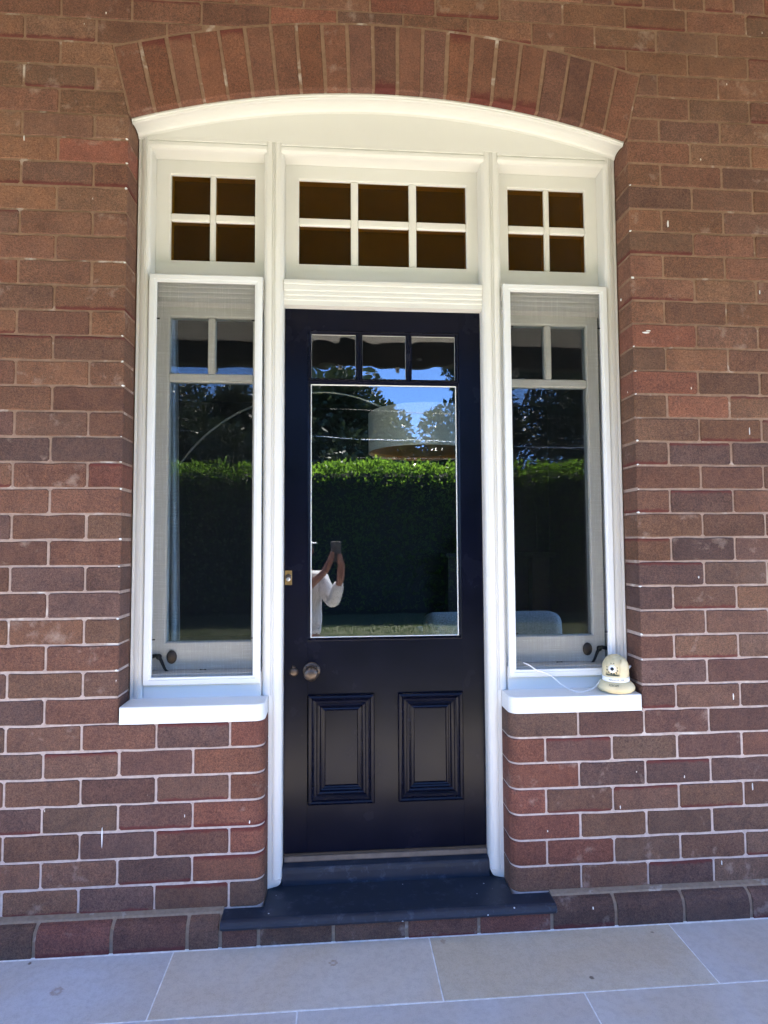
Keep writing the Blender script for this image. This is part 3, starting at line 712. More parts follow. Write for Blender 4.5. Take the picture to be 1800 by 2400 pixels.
def glazing(x0, x1, z0, z1, mat, o=.012):
    ring_frame('glazing_bead', x0-o, x1+o, zv(z0)-o, zv(z1)+o, [(-.001, Y0-.0005), (.002, Y0-.0015), (.0045, Y0+.001), (.0075, Y0+.007), (.0105, Y0+.0095), (o-.001, Y0+.0105)], 'navy', dr)
    ring_frame('putty_line', x0-.002, x1+.002, zv(z0)-.002, zv(z1)+.002, [(-.0005, Y0+.0115), (.0005, Y0+.0085), (.0028, Y0+.0100), (.0034, Y0+.0135)], 'putty', dr)
    pane(dr, x0, x1, z0, z1, Y0+.013, mat, .003)
for a, b in D1: glazing(a, b, *DZ, 'wavy', .0095)
glazing(-.273, .276, *BZ, 'glass')
for x0, x1 in ((-.280, -.0445), (.0485, .284)):
    z0, z1 = zv(.262), zv(.646)
    pn = box('panel', x0-.004, x1+.004, Y0+.014, Y1-.006, z0-.004, z1+.004, 'navy', dr, .001)
    ring_frame('bolection_moulding', x0-.002, x1+.002, z0-.002, z1+.002, [(-.001, Y0+.001), (-.001, Y0-.009), (.002, Y0-.013), (.007, Y0-.0145), (.012, Y0-.0125), (.016, Y0-.006), (.022, Y0-.0015), (.029, Y0+.0005), (.033, Y0-.002), (.038, Y0-.003), (.042, Y0-.001), (.046, Y0+.006), (.050, Y0+.008), (.054, Y0+.0065), (.059, Y0+.0085), (.062, Y0+.0145)], 'navy', dr)
# furniture
kn = lathe('knob', [(0, .062), (.010, .0615), (.020, .058), (.0255, .051), (.0265, .043), (.023, .034), (.015, .027), (.011, .022), (.012, .008), (.014, .004)], 'bronze', dr, (-.2705, Y0, zv(.735)), 'Y', 28)
lathe('rose', [(.016, .006), (.022, .0065), (.029, .005), (.0315, .002), (.032, -.001)], 'bronze', kn, (-.2705, Y0, zv(.7365)), 'Y', 28)
for sx in (-1, 1): lathe('screw', [(0, .0082), (.0022, .0078), (.003, .006)], 'black', kn, (-.2705+sx*.0195, Y0, zv(.7365)+.017), 'Y', 8)
es = lathe('keyhole_cover', [(0, .0085), (.009, .0080), (.0145, .006), (.0165, .002), (.017, -.001)], 'bronze', dr, (-.3355, Y0, zv(.733)), 'Y', 22)
lathe('pin', [(0, .012), (.004, .011), (.0055, .006), (.0055, 0)], 'bronze', es, (-.3355, Y0, zv(.752)), 'Y', 12)
lk = box('lock_plate', -.3685, -.3425, Y0-.004, Y0+.002, zv(1.049), zv(1.102), 'brass', dr, .0012)
lathe('cylinder_surround', [(0, .0065), (.0105, .0065), (.0115, .004)], 'bronze', lk, (-.3555, Y0, zv(1.078)), 'Y', 20)
cy = lathe('cylinder', [(0, .010), (.0072, .0098), (.0078, .006)], 'steel', lk, (-.3555, Y0, zv(1.070)), 'Y', 18)
box('keyway', -.3563, -.3547, Y0-.0106, Y0-.0095, zv(1.065), zv(1.074), 'black', lk, 0)

# ================================================================== THRESHOLD AND STEP
th = thing('threshold', 'black navy timber threshold with bronze weather strip under the front door', 'threshold', (0, .14, FZ))
extrude('board', [(z+FZ, y) for z, y in [(.0015, .2), (.0015, .112), (.040, .116), (.050, .1185), (.056, .124), (.0585, .132), (.062, .150), (.062, .2)]], 'X', -.3712, .3712, 'step', th)
extrude('weather_strip', [(z+FZ, y) for z, y in [(.0625, .185), (.0625, .1475), (.066, .1455), (.080, .1475), (.0815, .150), (.0815, .185)]], 'X', -.3660, .3700, 'strip', th)
extrude('door_seal', [(z+FZ, y) for z, y in [(.0820, .185), (.0820, .1535), (.0895, .1535), (.0895, .185)]], 'X', -.3700, .3700, 'oak', th)
bm = bmesh.new()
prof = [(.0, .0), (-.052, .0), (-.060, -.0012), (-.068, -.005), (-.0745, -.011), (-.077, -.018), (-.0745, -.0255), (-.068, -.0295), (-.056, -.031), (.0, -.031)]
ends = []
for x, tap in ((-.549, 1), (-.545, 0), (.545, 0), (.549, 1)):
    ends.append([bm.verts.new((x, (y if not tap else y*.96)-.0025, zv(z+.0012 if not tap else (z+.0012)*.9-.001))) for y, z in prof])
for a, b in zip(ends[:-1], ends[1:]):
    for i in range(len(prof)): bm.faces.new((a[i], a[(i+1) % len(prof)], b[(i+1) % len(prof)], b[i]))
bm.faces.new(ends[0]); bm.faces.new(ends[-1])
box_bm(bm, -.4188, .4188, -.0024, .24, zv(-.03), zv(.0010))
tag(link('door_step', bm_mesh(bm, 'door_step'), 'step'), 'navy painted stone door step with rounded nose', 'step')

# ================================================================== SECURITY CAMERA AND ITS CABLE
cx, cyy, cz = .826, .046, zv(.6632)
sc_ = thing('security_camera', 'beige dome security camera with round lens standing on the white sill', 'camera', (cx, cyy, cz))
lathe('base', [(0, .0), (.044, .0), (.056, .004), (.0635, .012), (.0645, .020), (.060, .030), (.052, .037), (.0475, .040), (0, .040)], 'plastic', sc_, (cx, cyy, cz), 'Z', 36)
lathe('label_band', [(.044, .039), (.0468, .041), (.0468, .055), (.044, .057)], 'wlabel', sc_, (cx, cyy, cz), 'Z', 36)
# body: a dome with a slot for the eyeball
face = R(-130)                              # the slot looks at the photographer
sw = .0235; v, f = [], []; ns, nr = 40, 14
bm = bmesh.new(); rings = []
hs = [.055, .062, .070, .078, .086, .094, .101, .108, .115, .121, .126, .1295, .1318]
for h in hs:
    r = .0455 if h < .086 else .0455*math.sqrt(max(0.02, 1-((h-.086)/.0465)**2))
    rings.append([bm.verts.new((r*math.cos(2*math.pi*i/ns), r*math.sin(2*math.pi*i/ns), h)) for i in range(ns)])
for a, b in zip(rings[:-1], rings[1:]):
    for i in range(ns):
        mid_ = sum((p.co for p in (a[i], a[(i+1) % ns], b[i], b[(i+1) % ns])), Vector())/4
        q = Matrix.Rotation(-face, 3, 'Z') @ mid_
        if q.x > .004 and abs(q.y) < sw and .059 < mid_.z < .1255: continue
        bm.faces.new((a[i], a[(i+1) % ns], b[(i+1) % ns], b[i]))
bm.faces.new(rings[-1])
body = link('body', bm_mesh(bm, 'body', True), 'plastic', sc_, (cx, cyy, cz))
so = body.modifiers.new('thick', 'SOLIDIFY'); so.thickness = .003; so.offset = -1
fd = Vector((math.cos(face), math.sin(face), 0))
link('slot_lining', mesh('slot_lining', *ellipsoid(.036, .036, .040, 20, 10), True), 'black', sc_, Vector((cx, cyy, cz+.083)) - fd*.012)
bm = bmesh.new(); bmesh.ops.create_cone(bm, cap_ends=True, segments=40, radius1=.0395, radius2=.0395, depth=.046, matrix=Matrix.Rotation(R(90), 4, 'X'))
bmesh.ops.bevel(bm, geom=[e for e in bm.edges if abs(abs(e.verts[0].co.y)-.023) < 1e-4 and abs(e.verts[0].co.y-e.verts[1].co.y) < 1e-4], offset=.002, segments=2, affect='EDGES')
eye = link('eyeball', bm_mesh(bm, 'eyeball', True), 'plastic', sc_, Vector((cx, cyy, cz+.0895)) + fd*.0035)
eye.rotation_euler = (0, 0, face)
lp = Vector((cx, cyy, cz+.0865)) + fd*.0425
def disc(name, r, d, mat, parent, out=0.0, h=0.0):
    o = lathe(name, [(0, d), (r*.96, d), (r, d*.5), (r, -.004)], mat, parent, lp + fd*out + Vector((0, 0, h)), 'Y', 24)
    o.rotation_euler = (0, 0, face + R(90)); return o
disc('lens_ring', .0135, .0016, 'wlabel', sc_); disc('lens', .0062, .0026, 'lens', sc_)
rt = Vector((-fd.y, fd.x, 0))
for i in range(12):
    a = 2*math.pi*i/12 + .26
    o = lathe('led', [(0, .002), (.0024, .0018), (.003, 0)], 'ink', sc_, lp + rt*(.0185*math.cos(a)) + Vector((0, 0, .0185*math.sin(a))) - fd*(.0004+.0042*abs(math.sin(a))), 'Y', 8)
    o.rotation_euler = (0, 0, face + R(90))
tube('antenna', [(cx+.040, cyy+.014, cz+.058), (cx+.052, cyy+.016, cz+.073), (cx+.066, cyy+.018, cz+.086)], [.0042, .0042, .0036], 'cable', sc_, 10)
def text(body, size, loc, mat, parent, name, radius=None, ang=0.0, tilt=0.0):
    cu = bpy.data.curves.new(name, 'FONT'); cu.body = body; cu.size = size; cu.align_x = 'CENTER'; cu.align_y = 'CENTER'; cu.extrude = .0001
    tmp = bpy.data.objects.new(name, cu); COL.objects.link(tmp)
    me = bpy.data.meshes.new_from_object(tmp.evaluated_get(bpy.context.evaluated_depsgraph_get())); bpy.data.objects.remove(tmp)
    for p in me.vertices:      # wrap round the turned body
        x, y, z = p.co; a = ang + x/radius; rr = radius + z - y*math.tan(tilt)
        p.co = (rr*math.cos(a), rr*math.sin(a), y)
    me.materials.clear(); return link(name, me, mat, parent, loc)
text('FOSCAM', .0085, (cx, cyy, cz+.0315), 'ink', sc_, 'lettering', .0602, R(-122), R(42))
text('Network IP    P2P', .0072, (cx, cyy, cz+.048), 'ink', sc_, 'label_print', .0473, R(-112), 0)
tag(tube('power_cable', [(.462, .150, zv(.752)), (.490, .120, zv(.762)), (.515, .082, zv(.757)), (.545, .076, zv(.738)), (.590, .074, zv(.722)), (.628, .060, zv(.690)), (.672, .045, zv(.6665)), (.705, .042, zv(.6660)), (.742, .046, zv(.6760)), (.772, .060, zv(.695)), (.792, .070, zv(.704))], .0024, 'cable', None, 8, sub=8), 'thin white power cable looping from the window to the beige camera', 'cable')

# ================================================================== VERANDA ROOF (shades the wall, mirrored in the panes)
vr = thing('veranda_roof', 'cream lined veranda roof with dark eave beam mirrored in the small door panes', 'roof', (0, -1, 2.7))
for i in range(14):                                  # raked lining boards
    a, b = i/14, (i+1)/14; ya, yb = .0-2.0*a-.005, -2.0*b-.005; za, zb = 3.66-.86*a, 3.66-.86*b
    v = [(-6, ya-.002, za), (6, ya-.002, za), (6, yb+.002, zb), (-6, yb+.002, zb), (-6, ya-.002, za+.02), (6, ya-.002, za+.02), (6, yb+.002, zb+.02), (-6, yb+.002, zb+.02)]
    link('lining_board', mesh('lining_board', v, [(0, 1, 2, 3), (7, 6, 5, 4), (0, 4, 5, 1), (1, 5, 6, 2), (2, 6, 7, 3), (3, 7, 4, 0)]), 'ceil', vr)
v = [(-6.2, .3, 3.80), (6.2, .3, 3.80), (6.2, -2.25, 2.74), (-6.2, -2.25, 2.74), (-6.2, .3, 3.83), (6.2, .3, 3.83), (6.2, -2.25, 2.77), (-6.2, -2.25, 2.77)]
link('roof_sheet', mesh('roof_sheet', v, [(0, 1, 2, 3), (7, 6, 5, 4), (0, 4, 5, 1), (1, 5, 6, 2), (2, 6, 7, 3), (3, 7, 4, 0)]), 'iron', vr)
box('eave_beam', -6, 6, -2.10, -2.005, 2.625, 2.795, 'beam', vr, .004)
extrude('gutter', [(2.655, -2.105), (2.655, -2.20), (2.69, -2.225), (2.765, -2.225), (2.765, -2.215), (2.69, -2.213), (2.668, -2.195), (2.668, -2.105)], 'X', -6.1, 6.1, 'beam', vr)
for x in (-2.0, -1.09, -.167, .292, 1.2, 2.1): box('gutter_bracket', x-.022, x+.022, -2.06, -2.0, 2.573, 2.632, 'bracket', vr, .004)
for x in (-4.6, 4.6): 
    tag(box('veranda_post', x-.06, x+.06, -1.93, -1.81, -.001, 2.80, 'cream', None, .006), ('white square veranda post on the lock side of the front door' if x < 0 else 'white square veranda post on the security camera side of the front door'), 'post', 'veranda posts')

# ================================================================== ROOM BEHIND THE GLASS
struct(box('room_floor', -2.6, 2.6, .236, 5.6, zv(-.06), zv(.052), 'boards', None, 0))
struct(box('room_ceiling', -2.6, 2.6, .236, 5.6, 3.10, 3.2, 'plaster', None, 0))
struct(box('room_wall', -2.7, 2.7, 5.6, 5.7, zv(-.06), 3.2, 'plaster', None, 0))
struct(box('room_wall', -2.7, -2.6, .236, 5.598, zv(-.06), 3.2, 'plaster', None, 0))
rw = struct(box('room_wall', 2.6, 2.7, 4.3, 5.598, zv(-.06), 3.2, 'plaster', None, 0))   # side wall; unseen opening added to let daylight onto the lamp shade
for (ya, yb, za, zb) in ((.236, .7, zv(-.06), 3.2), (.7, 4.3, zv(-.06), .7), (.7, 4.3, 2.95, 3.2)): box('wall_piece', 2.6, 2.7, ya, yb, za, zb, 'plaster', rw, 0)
FR = zv(.052)
LY = .64; LS = (LY+2.0645)/4.0645                      # lamp stands just inside the door
def lp_(x, v): return (-.1727+(x+.1727)*LS, LY, zv(1.2007+(v-1.2007)*LS))
bx_, _, bz_ = lp_(-1.55, 1.0)
al = thing('arc_lamp', 'arched steel floor lamp with big drum shade seen through the door glass', 'lamp', (bx_, LY, FR))
lathe('base', [(0, .045), (.14, .045), (.16, .035), (.165, 0), (0, 0)], 'darkwood', al, (bx_, LY, FR), 'Z', 28)
tube('arm', [(bx_, LY, FR+.04)] + [lp_(x, v) for x, v in ((-1.52, 1.0), (-1.42, 1.45), (-1.251, 1.713), (-1.045, 1.950), (-.754, 2.132), (-.345, 2.232), (-.072, 2.213), (.168, 2.123), (.30, 2.06), (.405, 1.99))], .006, 'chrome', al, 10, sub=10)
sr = .375*LS; sc0 = lp_(.41, 1.955); hh_ = .135*LS
sh = lathe('lamp_shade', [(sr, -hh_), (sr, hh_)], 'shade', al, sc0, 'Z', 56)
lathe('shade_lining', [(sr-.004, -hh_), (sr-.004, hh_-.001)], 'gold', sh, sc0, 'Z', 56)
lathe('shade_top', [(0, hh_-.012), (sr-.005, hh_-.012)], 'shade', sh, sc0, 'Z', 40)
lathe('diffuser', [(0, -hh_+.02), (sr-.005, -hh_+.02)], 'gold', sh, sc0, 'Z', 40)
ar = thing('armchair', 'pale boucle armchair with rounded back, its back turned to the glass door', 'armchair', (.91, 2.2, FR))
def soft(name, x0, x1, y0, y1, z0, z1, r, mat, parent):
    c = ((x0+x1)/2, (y0+y1)/2, (z0+z1)/2); bm = bmesh.new()
    box_bm(bm, x0-c[0], x1-c[0], y0-c[1], y1-c[1], z0-c[2], z1-c[2], r, 5)
    return link(name, bm_mesh(bm, name, True), mat, parent, c)
soft('backrest', .42, 1.40, 2.0, 2.22, FR+.10, .800, .10, 'boucle', ar)
soft('armrest', .42, .60, 2.18, 2.80, FR+.10, .62, .08, 'boucle', ar); soft('armrest', 1.22, 1.40, 2.18, 2.80, FR+.10, .62, .08, 'boucle', ar)
soft('seat', .59, 1.23, 2.19, 2.82, FR+.12, .46, .06, 'boucle', ar)
for x in (.50, 1.32):
    for y in (2.08, 2.72): tube('leg', [(x, y, FR), (x, y, FR+.14)], [.014, .022], 'darkwood', ar, 10, smooth_path=False)
# curtain: a pleated strip
bm = bmesh.new(); cols_ = []
for i in range(41):
    t = i/40; x = -.925+.15*t; y = .335+.022*math.sin(t*28); cols_.append((x, y))
lo = [bm.verts.new((x - (.0), y, FR+.02)) for x, y in cols_]; hi = [bm.verts.new((-.925+(x+.925)*.72, y, zv(2.25))) for x, y in cols_]
for i in range(40): bm.faces.new((lo[i], lo[i+1], hi[i+1], hi[i]))
cu_ = tag(link('curtain', bm_mesh(bm, 'curtain', True), 'curtain'), 'pale sheer curtain drawn aside behind the left-hand stile of its window', 'curtain')
cu_['label'] = 'pale sheer curtain hanging in pleats at the edge of the casement window'
so = cu_.modifiers.new('thick', 'SOLIDIFY'); so.thickness = .002
rod = tag(tube('curtain_rod', [(-1.15, .335, zv(2.26)), (-.40, .335, zv(2.26))], .011, 'black', None, 10, smooth_path=False), 'black curtain rod above the pale sheer curtain', 'rod')
mt = thing('mantelpiece', 'dark mantelpiece against the far wall of the room, seen dimly through the window', 'mantelpiece', (1.9, 5.3, FR))
box('shelf', 1.15, 2.55, 5.25, 5.598, 1.10, 1.16, 'plaster', mt, .006); box('jamb', 1.2, 1.42, 5.36, 5.598, FR, 1.10, 'darkwood', mt, .004); box('jamb', 2.28, 2.5, 5.36, 5.598, FR, 1.10, 'darkwood', mt, .004); box('fireback', 1.42, 2.28, 5.5, 5.598, FR, 1.10, 'black', mt, 0)
pf_ = thing('picture_frame', 'black framed picture standing on the mantelpiece', 'picture', (2.3, 5.5, 1.161))
ring_frame('frame', 2.12, 2.44, 1.162, 1.66, [(0, 5.56), (0, 5.53), (.03, 5.53), (.03, 5.56)], 'black', pf_); box('mount', 2.145, 2.415, 5.545, 5.555, 1.19, 1.63, 'plaster', pf_, 0)
lathe_o = tag(lathe('round_vase', [(0, 0), (.06, 0), (.13, .06), (.155, .15), (.13, .24), (.06, .30), (.05, .33), (.06, .35)], 'black', None, (1.5, 5.42, 1.161), 'Z', 28), 'round dark vase standing on the mantelpiece', 'vase')

# ================================================================== GARDEN: grass, hedge, trees, wires (all mirrored in the glass)
def leaves(name, P, D, L, Wd, mat, parent=None, loc=(0, 0, 0), jitter=1.0):
    """P centres (n,3), D preferred outward direction (n,3) -> folded leaf quads in one mesh"""
    n = len(P); d = D + rng.normal(0, .55*jitter, (n, 3)); d /= np.linalg.norm(d, axis=1, keepdims=True)
    r = rng.normal(0, 1, (n, 3)); s = np.cross(d, r); s /= np.linalg.norm(s, axis=1, keepdims=True)
    l = (L*rng.uniform(.6, 1.3, n))[:, None]; wd = (Wd*rng.uniform(.7, 1.2, n))[:, None]
    nn = np.cross(s, d)
    V = np.empty((n, 4, 3)); V[:, 0] = P; V[:, 1] = P + d*l*.45 + s*wd - nn*wd*.3; V[:, 2] = P + d*l; V[:, 3] = P + d*l*.45 - s*wd - nn*wd*.3
    me = bpy.data.meshes.new(name); me.vertices.add(4*n); me.vertices.foreach_set('co', V.ravel())
    me.loops.add(4*n); me.loops.foreach_set('vertex_index', np.arange(4*n)); me.polygons.add(n)
    me.polygons.foreach_set('loop_start', np.arange(0, 4*n, 4)); me.polygons.foreach_set('loop_total', np.full(n, 4)); me.update(); me.validate()
    return link(name, me, mat, parent, loc)
# grass
n = 70000; gx = rng.uniform(-7, 7, n); gy = rng.uniform(-11.6, -1.98, n)
gP = np.stack([gx, gy, np.full(n, GZ-.005)], 1); gD = np.tile([0, 0, 1.4], (n, 1))
go = leaves('grass', gP, gD, .055, .006, 'grass', None, (0, 0, 0), .6); go['kind'] = 'stuff'; go['label'] = 'short sunlit lawn grass in front of the hedge'; go['category'] = 'grass'
# hedge
hd = thing('hedge', 'tall clipped green hedge with sunlit top mirrored in the door glass', 'hedge', (0, -12, GZ))
HX, HY0, HY1, HT = 16.0, -11.2, -12.7, 3.03
box('light_block', -HX, HX, HY1+.10, HY0-.07, GZ, HT-.12, 'core', hd, .1)  # dark block added inside the foliage to stop light passing through
n1 = 34000; x = rng.uniform(-HX, HX, n1); z = GZ+.06+(HT-GZ)*rng.power(1.25, n1)*.98
fy = HY0 + .03*np.sin(x*1.3+z*2.1)+.03*np.sin(x*3.7-z*3) - np.abs(rng.normal(0, .05, n1))
P1 = np.stack([x, fy, z], 1); D1_ = np.tile([0, .8, .25], (n1, 1))
n2 = 17000; x = rng.uniform(-HX, HX, n2); y = rng.uniform(HY1, HY0+.05, n2)
tz = HT + .09*np.sin(x*1.1+1)+.06*np.sin(x*2.7)+.05*np.sin(x*5.1+y*3) - np.abs(rng.normal(0, .10, n2)) + .05*rng.random(n2)
P2 = np.stack([x, y, tz], 1); D2_ = np.tile([0, .25, .9], (n2, 1))
n3 = 700; x = rng.uniform(-HX, HX, n3)           # longer shoots standing out of the top edge
P3 = np.repeat(np.stack([x, HY0-.05-rng.random(n3)*.9, np.full(n3, HT)], 1), 6, 0) + np.stack([rng.normal(0, .05, n3*6), rng.normal(0, .05, n3*6), rng.uniform(0, .16, n3*6)], 1)
D3_ = np.tile([0, .1, .9], (n3*6, 1))
n4 = 130; x = rng.uniform(-HX, HX, n4); zz = rng.uniform(.2, 2.4, n4)   # sprigs that catch the light on the face
P4 = np.repeat(np.stack([x, np.full(n4, HY0+.08), zz], 1), 9, 0) + np.stack([rng.normal(0, .10, n4*9), rng.uniform(0, .10, n4*9), rng.normal(0, .05, n4*9)], 1)
D4_ = np.tile([0, .8, .3], (n4*9, 1))
ho = leaves('foliage', np.concatenate([P1, P2, P3, P4]), np.concatenate([D1_, D2_, D3_, D4_]), .125, .031, 'hedge', hd)
# trees
def tree(name, label, x, y, ht, rad, base, nl, mat, leaf, cat='tree', lean=0):
    t = thing(name, label, cat, (x, y, GZ), 'trees beyond the hedge')
    tube('trunk', [(x, y, GZ), (x+.1, y, GZ+ht*.25), (x+lean*.5, y+.1, GZ+ht*.55), (x+lean, y, GZ+ht*.85)], [rad*.085, rad*.06, rad*.045, rad*.015], 'bark', t, 10)
    cl = []; nc = int(26+rad*7)
    for i in range(nc):
        a = rng.uniform(0, 2*math.pi); hh = base + (ht-base)*rng.random()**.85; prof = math.sin(math.pi*min(1, max(.08, (hh-base)/(ht-base)*.86+.13)))
        r = rad*prof*math.sqrt(rng.uniform(.12, 1)); cl.append((x+lean*hh/ht+r*math.cos(a), y+r*math.sin(a)*.8, GZ+hh, rad*rng.uniform(.13, .27)))
        if i % 4 == 0: tube('limb', [(x+lean*.4, y, GZ+hh*.62), ((x+cl[-1][0])/2, (y+cl[-1][1])/2, GZ+hh*.86), cl[-1][:3]], [rad*.022, rad*.014, rad*.006], 'bark', t, 6)
    C = np.array(cl); idx = rng.integers(0, len(C), nl); u = rng.normal(0, 1, (nl, 3)); u /= np.linalg.norm(u, axis=1, keepdims=True)
    P = C[idx, :3] + u*(C[idx, 3:4])*(rng.random((nl, 1))**.45)
    leaves('crown', P, u+np.array([0, 0, -.3]), leaf, leaf*.32, mat, t)
    return t
tree('dense_tree', 'big dark dense tree mirrored in the left half of the door glass', -.45, -18.5, 6.9, 4.7, .2, 52000, 'leafa', .22)
tree('gum_tree', 'tree with open leaf clusters mirrored beside the blue sky gap', 6.0, -18.5, 10.2, 2.8, 2.6, 10500, 'leafb', .24, lean=-.4)
tree('bushy_tree', 'bushy dark tree mirrored at the edge of the door glass beside the dense tree', -3.5, -17.0, 6.4, 3.3, .2, 26000, 'leafa', .22)
tree('shrub', 'leafy shrub rising just above the hedge in front of the dense tree', .1, -16.6, 4.7, 2.9, .1, 16000, 'leafa', .20)
tree('shrub', 'leafy shrub rising just above the hedge under the blue sky gap', 4.0, -16.9, 5.2, 2.7, .1, 15000, 'leafb', .20)
tree('tall_tree', 'tall dark tree mirrored in the curtained window', -7.6, -19.5, 9.0, 4.0, .6, 24000, 'leafa', .22)
tree('broad_tree', 'broad dark tree mirrored in the window above the security camera', 10.2, -20, 9.5, 4.0, .6, 22000, 'leafa', .22)
tree('low_tree', 'low bushy tree under the blue sky gap behind the hedge', 4.2, -20.5, 5.4, 3.0, .2, 16000, 'leafb', .22)
tree('far_tree', 'far wide tree at the end of the hedge row', -15.5, -22, 9, 4.5, .6, 12000, 'leafa', .26)
tree('distant_tree', 'distant pale tree past the broad dark tree', 16.5, -23, 8.5, 4.5, .6, 12000, 'leafb', .26)
# street wires on two poles
for x in (-17.5, 17.5):
    pl_ = thing('utility_pole', ('grey timber utility pole beside the far wide tree' if x < 0 else 'grey timber utility pole beside the distant pale tree'), 'pole', (x, -16, GZ), 'utility poles')
    tube('shaft', [(x, -16, GZ), (x, -16, 7.4)], [.17, .12], 'bark', pl_, 12, smooth_path=False); box('crossarm', x-.05, x+.05, -16.9, -15.1, 6.2, 6.32, 'bark', pl_, .006)
def wire(y, z0, z1, zm, r, mat, label):
    pts = []
    for i in range(25):
        t = i/24*2-1; lin = z0+(z1-z0)*(t+1)/2; pts.append((17.5*t, y, lin - (1-t*t)*zm))
    tag(tube('overhead_wire', pts, r, mat, None, 6, sub=3), label, 'wire', 'street wires')
wire(-15.92, 5.2, 3.95, .03, .014, 'cable', 'bright white overhead wire above the hedge')
wire(-16.5, 6.22, 5.0, .05, .012, 'black', 'upper thin black overhead wire in front of the trees')
wire(-15.5, 4.0, 3.85, .06, .011, 'black', 'lowest thin dark overhead wire just over the hedge')

# ================================================================== PHOTOGRAPHER, mirrored in the door glass
def skin_body(name, pts, edges, rads, mat, parent, sub=2, root=0):
    o0 = Vector(parent.location); me = bpy.data.meshes.new(name); me.from_pydata([tuple(Vector(p)-o0) for p in pts], edges, []); me.update()
    o = bpy.data.objects.new(name, me); COL.objects.link(o); o.parent = parent
    me.materials.append(M[mat]); sk = o.modifiers.new('skin', 'SKIN'); sk.use_smooth_shade = True
    if not me.skin_vertices: me.attributes.new('skin', 'FLOAT', 'POINT')
    for i, r in enumerate(rads):
        sv_ = me.skin_vertices[0].data[i]; sv_.radius = r if isinstance(r, tuple) else (r, r); sv_.use_root = (i == root)
    ss = o.modifiers.new('sub', 'SUBSURF'); ss.levels = sub; ss.render_levels = sub
    return o
PX, PY = -.470, -2.40
pe = thing('person', 'person in white shirt and hat holding up a phone, mirrored in the door glass', 'person', (PX, PY, GZ))
J = {}
pts, eds, rad = [], [], []
def jt(key, p, r, to=None):
    J[key] = len(pts); pts.append(p); rad.append(r)
    if to is not None: eds.append((J[to], J[key]))
jt('pelvis', (PX, PY, .56), (.145, .105)); jt('belly', (PX, PY, .72), (.135, .10), 'pelvis'); jt('chest', (PX, PY+.01, .92), (.150, .11), 'belly')
jt('clav', (PX, PY+.01, 1.035), (.085, .07), 'chest'); jt('neck', (PX+.01, PY+.03, 1.10), .050, 'clav'); jt('jaw', (PX+.02, PY+.06, 1.165), (.058, .062), 'neck'); jt('brow', (PX+.02, PY+.065, 1.255), (.070, .085), 'jaw'); jt('crown', (PX+.02, PY+.055, 1.335), (.050, .062), 'brow')
jt('rs', (PX+.155, PY+.02, 1.015), .055, 'clav'); jt('re', (-.215, PY+.10, .815), .043, 'rs'); jt('rw', (-.158, PY+.25, 1.010), .027, 're'); jt('rp', (-.146, PY+.280, 1.100), (.042, .026), 'rw')
jt('ls', (PX-.155, PY+.02, 1.015), .055, 'clav'); jt('le', (PX-.06, PY+.20, .84), .043, 'ls'); jt('lw', (-.270, PY+.275, 1.080), .027, 'le'); jt('lp', (-.236, PY+.285, 1.155), (.042, .026), 'lw')
for s, q in ((1, 'r'), (-1, 'l')):
    jt(q+'h', (PX+s*.085, PY, .50), .085, 'pelvis'); jt(q+'k', (PX+s*.10, PY+.02, .12), .056, q+'h'); jt(q+'a', (PX+s*.105, PY-.01, -.26), .040, q+'k'); jt(q+'t', (PX+s*.12, PY+.14, -.305), (.036, .028), q+'a')
# fingers close round the phone's lower edges
def finger(b, base, mid_, tip, k): jt(k+'1', tuple(Vector(base)+Vector((0, 0, .012))), .0125, b); jt(k+'2', tuple(Vector(mid_)+Vector((0, 0, .016))), .0115, k+'1'); jt(k+'3', tuple(Vector(tip)+Vector((0, 0, .020))), .0095, k+'2')
for i, h in enumerate((0, .020, .040, .058)):
    finger('rp', (-.147, -2.110-.003*i, 1.120+h*.35), (-.152, -2.084, 1.133+h*.8), (-.180, -2.066+.001*i, 1.142+h*.8), f'rf{i}')
    finger('lp', (-.236, -2.108-.002*i, 1.150+h*.35), (-.229, -2.083, 1.150+h*.8), (-.204, -2.066+.001*i, 1.153+h*.8), f'lf{i}')
finger('rp', (-.165, -2.125, 1.115), (-.178, -2.112, 1.150), (-.185, -2.103, 1.175), 'rth'); finger('lp', (-.222, -2.125, 1.150), (-.212, -2.112, 1.180), (-.205, -2.103, 1.200), 'lth')
skin_body('body', pts, eds, rad, 'skin', pe)
def sub_skin(name, keys, links, radii, mat, sub=2):
    P_ = [pts[J[k]] if isinstance(k, str) else k for k in keys]
    return skin_body(name, P_, links, radii, mat, pe, sub)
lerp = lambda a, b, t: tuple(Vector(pts[J[a]]).lerp(Vector(pts[J[b]]), t))
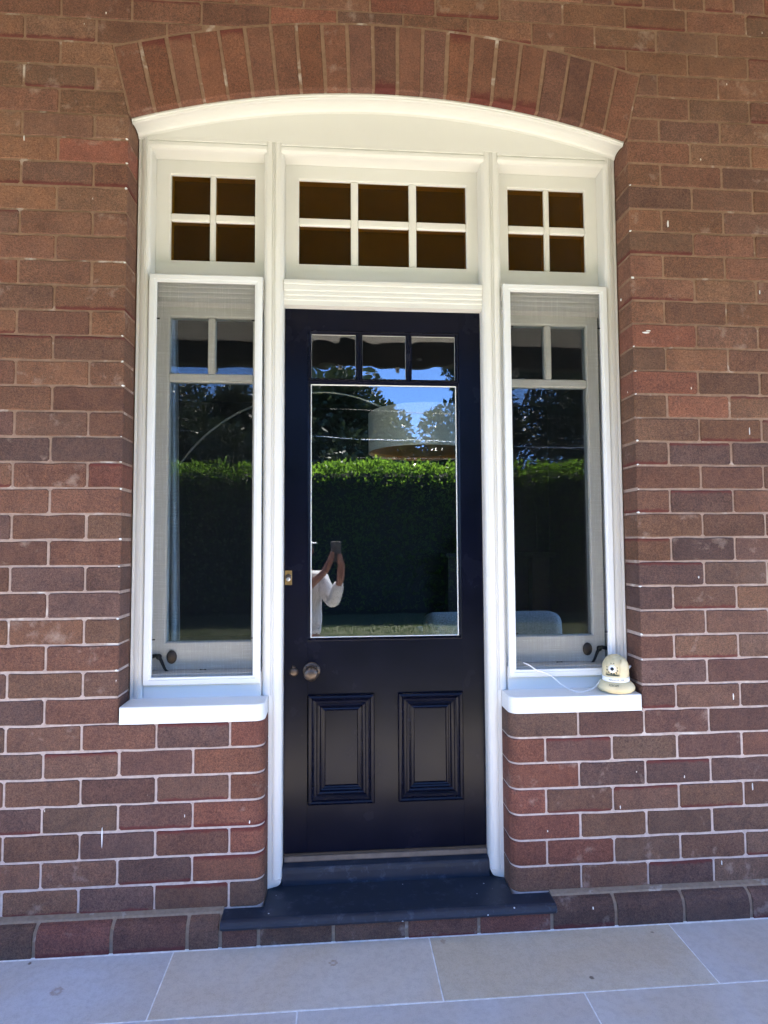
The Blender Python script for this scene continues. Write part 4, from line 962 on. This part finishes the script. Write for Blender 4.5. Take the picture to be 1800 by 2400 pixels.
sub_skin('shirt', [(PX, PY, .49), 'belly', 'chest', 'clav', 'rs', 're', lerp('re', 'rw', .9), 'ls', 'le', lerp('le', 'lw', .25)], [(0, 1), (1, 2), (2, 3), (3, 4), (4, 5), (5, 6), (3, 7), (7, 8), (8, 9)],
         [(.195, .135), (.178, .125), (.182, .13), (.105, .085), .078, .062, .043, .078, .060, .050], 'shirt')
sub_skin('trousers', [(PX, PY, .60), (PX, PY, .52), 'rh', 'rk', 'ra', 'lh', 'lk', 'la'], [(0, 1), (1, 2), (2, 3), (3, 4), (1, 5), (5, 6), (6, 7)], [(.155, .115), (.160, .12), .100, .075, .070, .100, .075, .070], 'trousers')
for s, q in ((1, 'r'), (-1, 'l')): soft('shoe', PX+s*.11-.048, PX+s*.11+.048, PY-.07, PY+.20, GZ, GZ+.085, .03, 'shirt', pe)
lathe('hat', [(.168, -.012), (.150, -.004), (.098, .004), (.094, .03), (.084, .085), (.05, .105), (0, .108), (0, .104), (.048, .100), (.080, .08), (.090, .03), (.094, .0), (.15, -.010), (.168, -.016), (.168, -.012)], 'shirt', pe, (PX-.035, PY+.055, 1.305), 'Z', 32)
link('hair', mesh('hair', *ellipsoid(.086, .092, .085, 18, 10), True), 'hair', pe, (PX+.02, PY+.032, 1.255))
for s in (-1, 1):
    link('eye', mesh('eye', *ellipsoid(.011, .008, .008, 10, 6), True), 'lens', pe, (PX+.02+s*.030, PY+.142, 1.245)); link('ear', mesh('ear', *ellipsoid(.010, .018, .028, 10, 6), True), 'skin', pe, (PX+.02+s*.076, PY+.055, 1.235))
link('nose', mesh('nose', *ellipsoid(.012, .018, .022, 10, 6), True), 'skin', pe, (PX+.02, PY+.146, 1.222)); link('mouth', mesh('mouth', *ellipsoid(.024, .006, .006, 10, 6), True), 'oak', pe, (PX+.02, PY+.122, 1.175))
ph_ = thing('phone', 'grey smartphone with dark camera lenses held up in both hands', 'phone', (-.189, -2.083, 1.16))
soft('case', -.2275, -.1515, -2.0915, -2.0835, 1.152, 1.305, .0035, 'phone', ph_)
for dx, dz in ((.0, .0), (-.012, -.018)): lathe('camera_lens', [(0, .0035), (.006, .0033), (.0068, .001), (.0068, -.001)], 'lens', ph_, (-.1645+dx, -2.0835, 1.2905+dz), 'Y', 16)
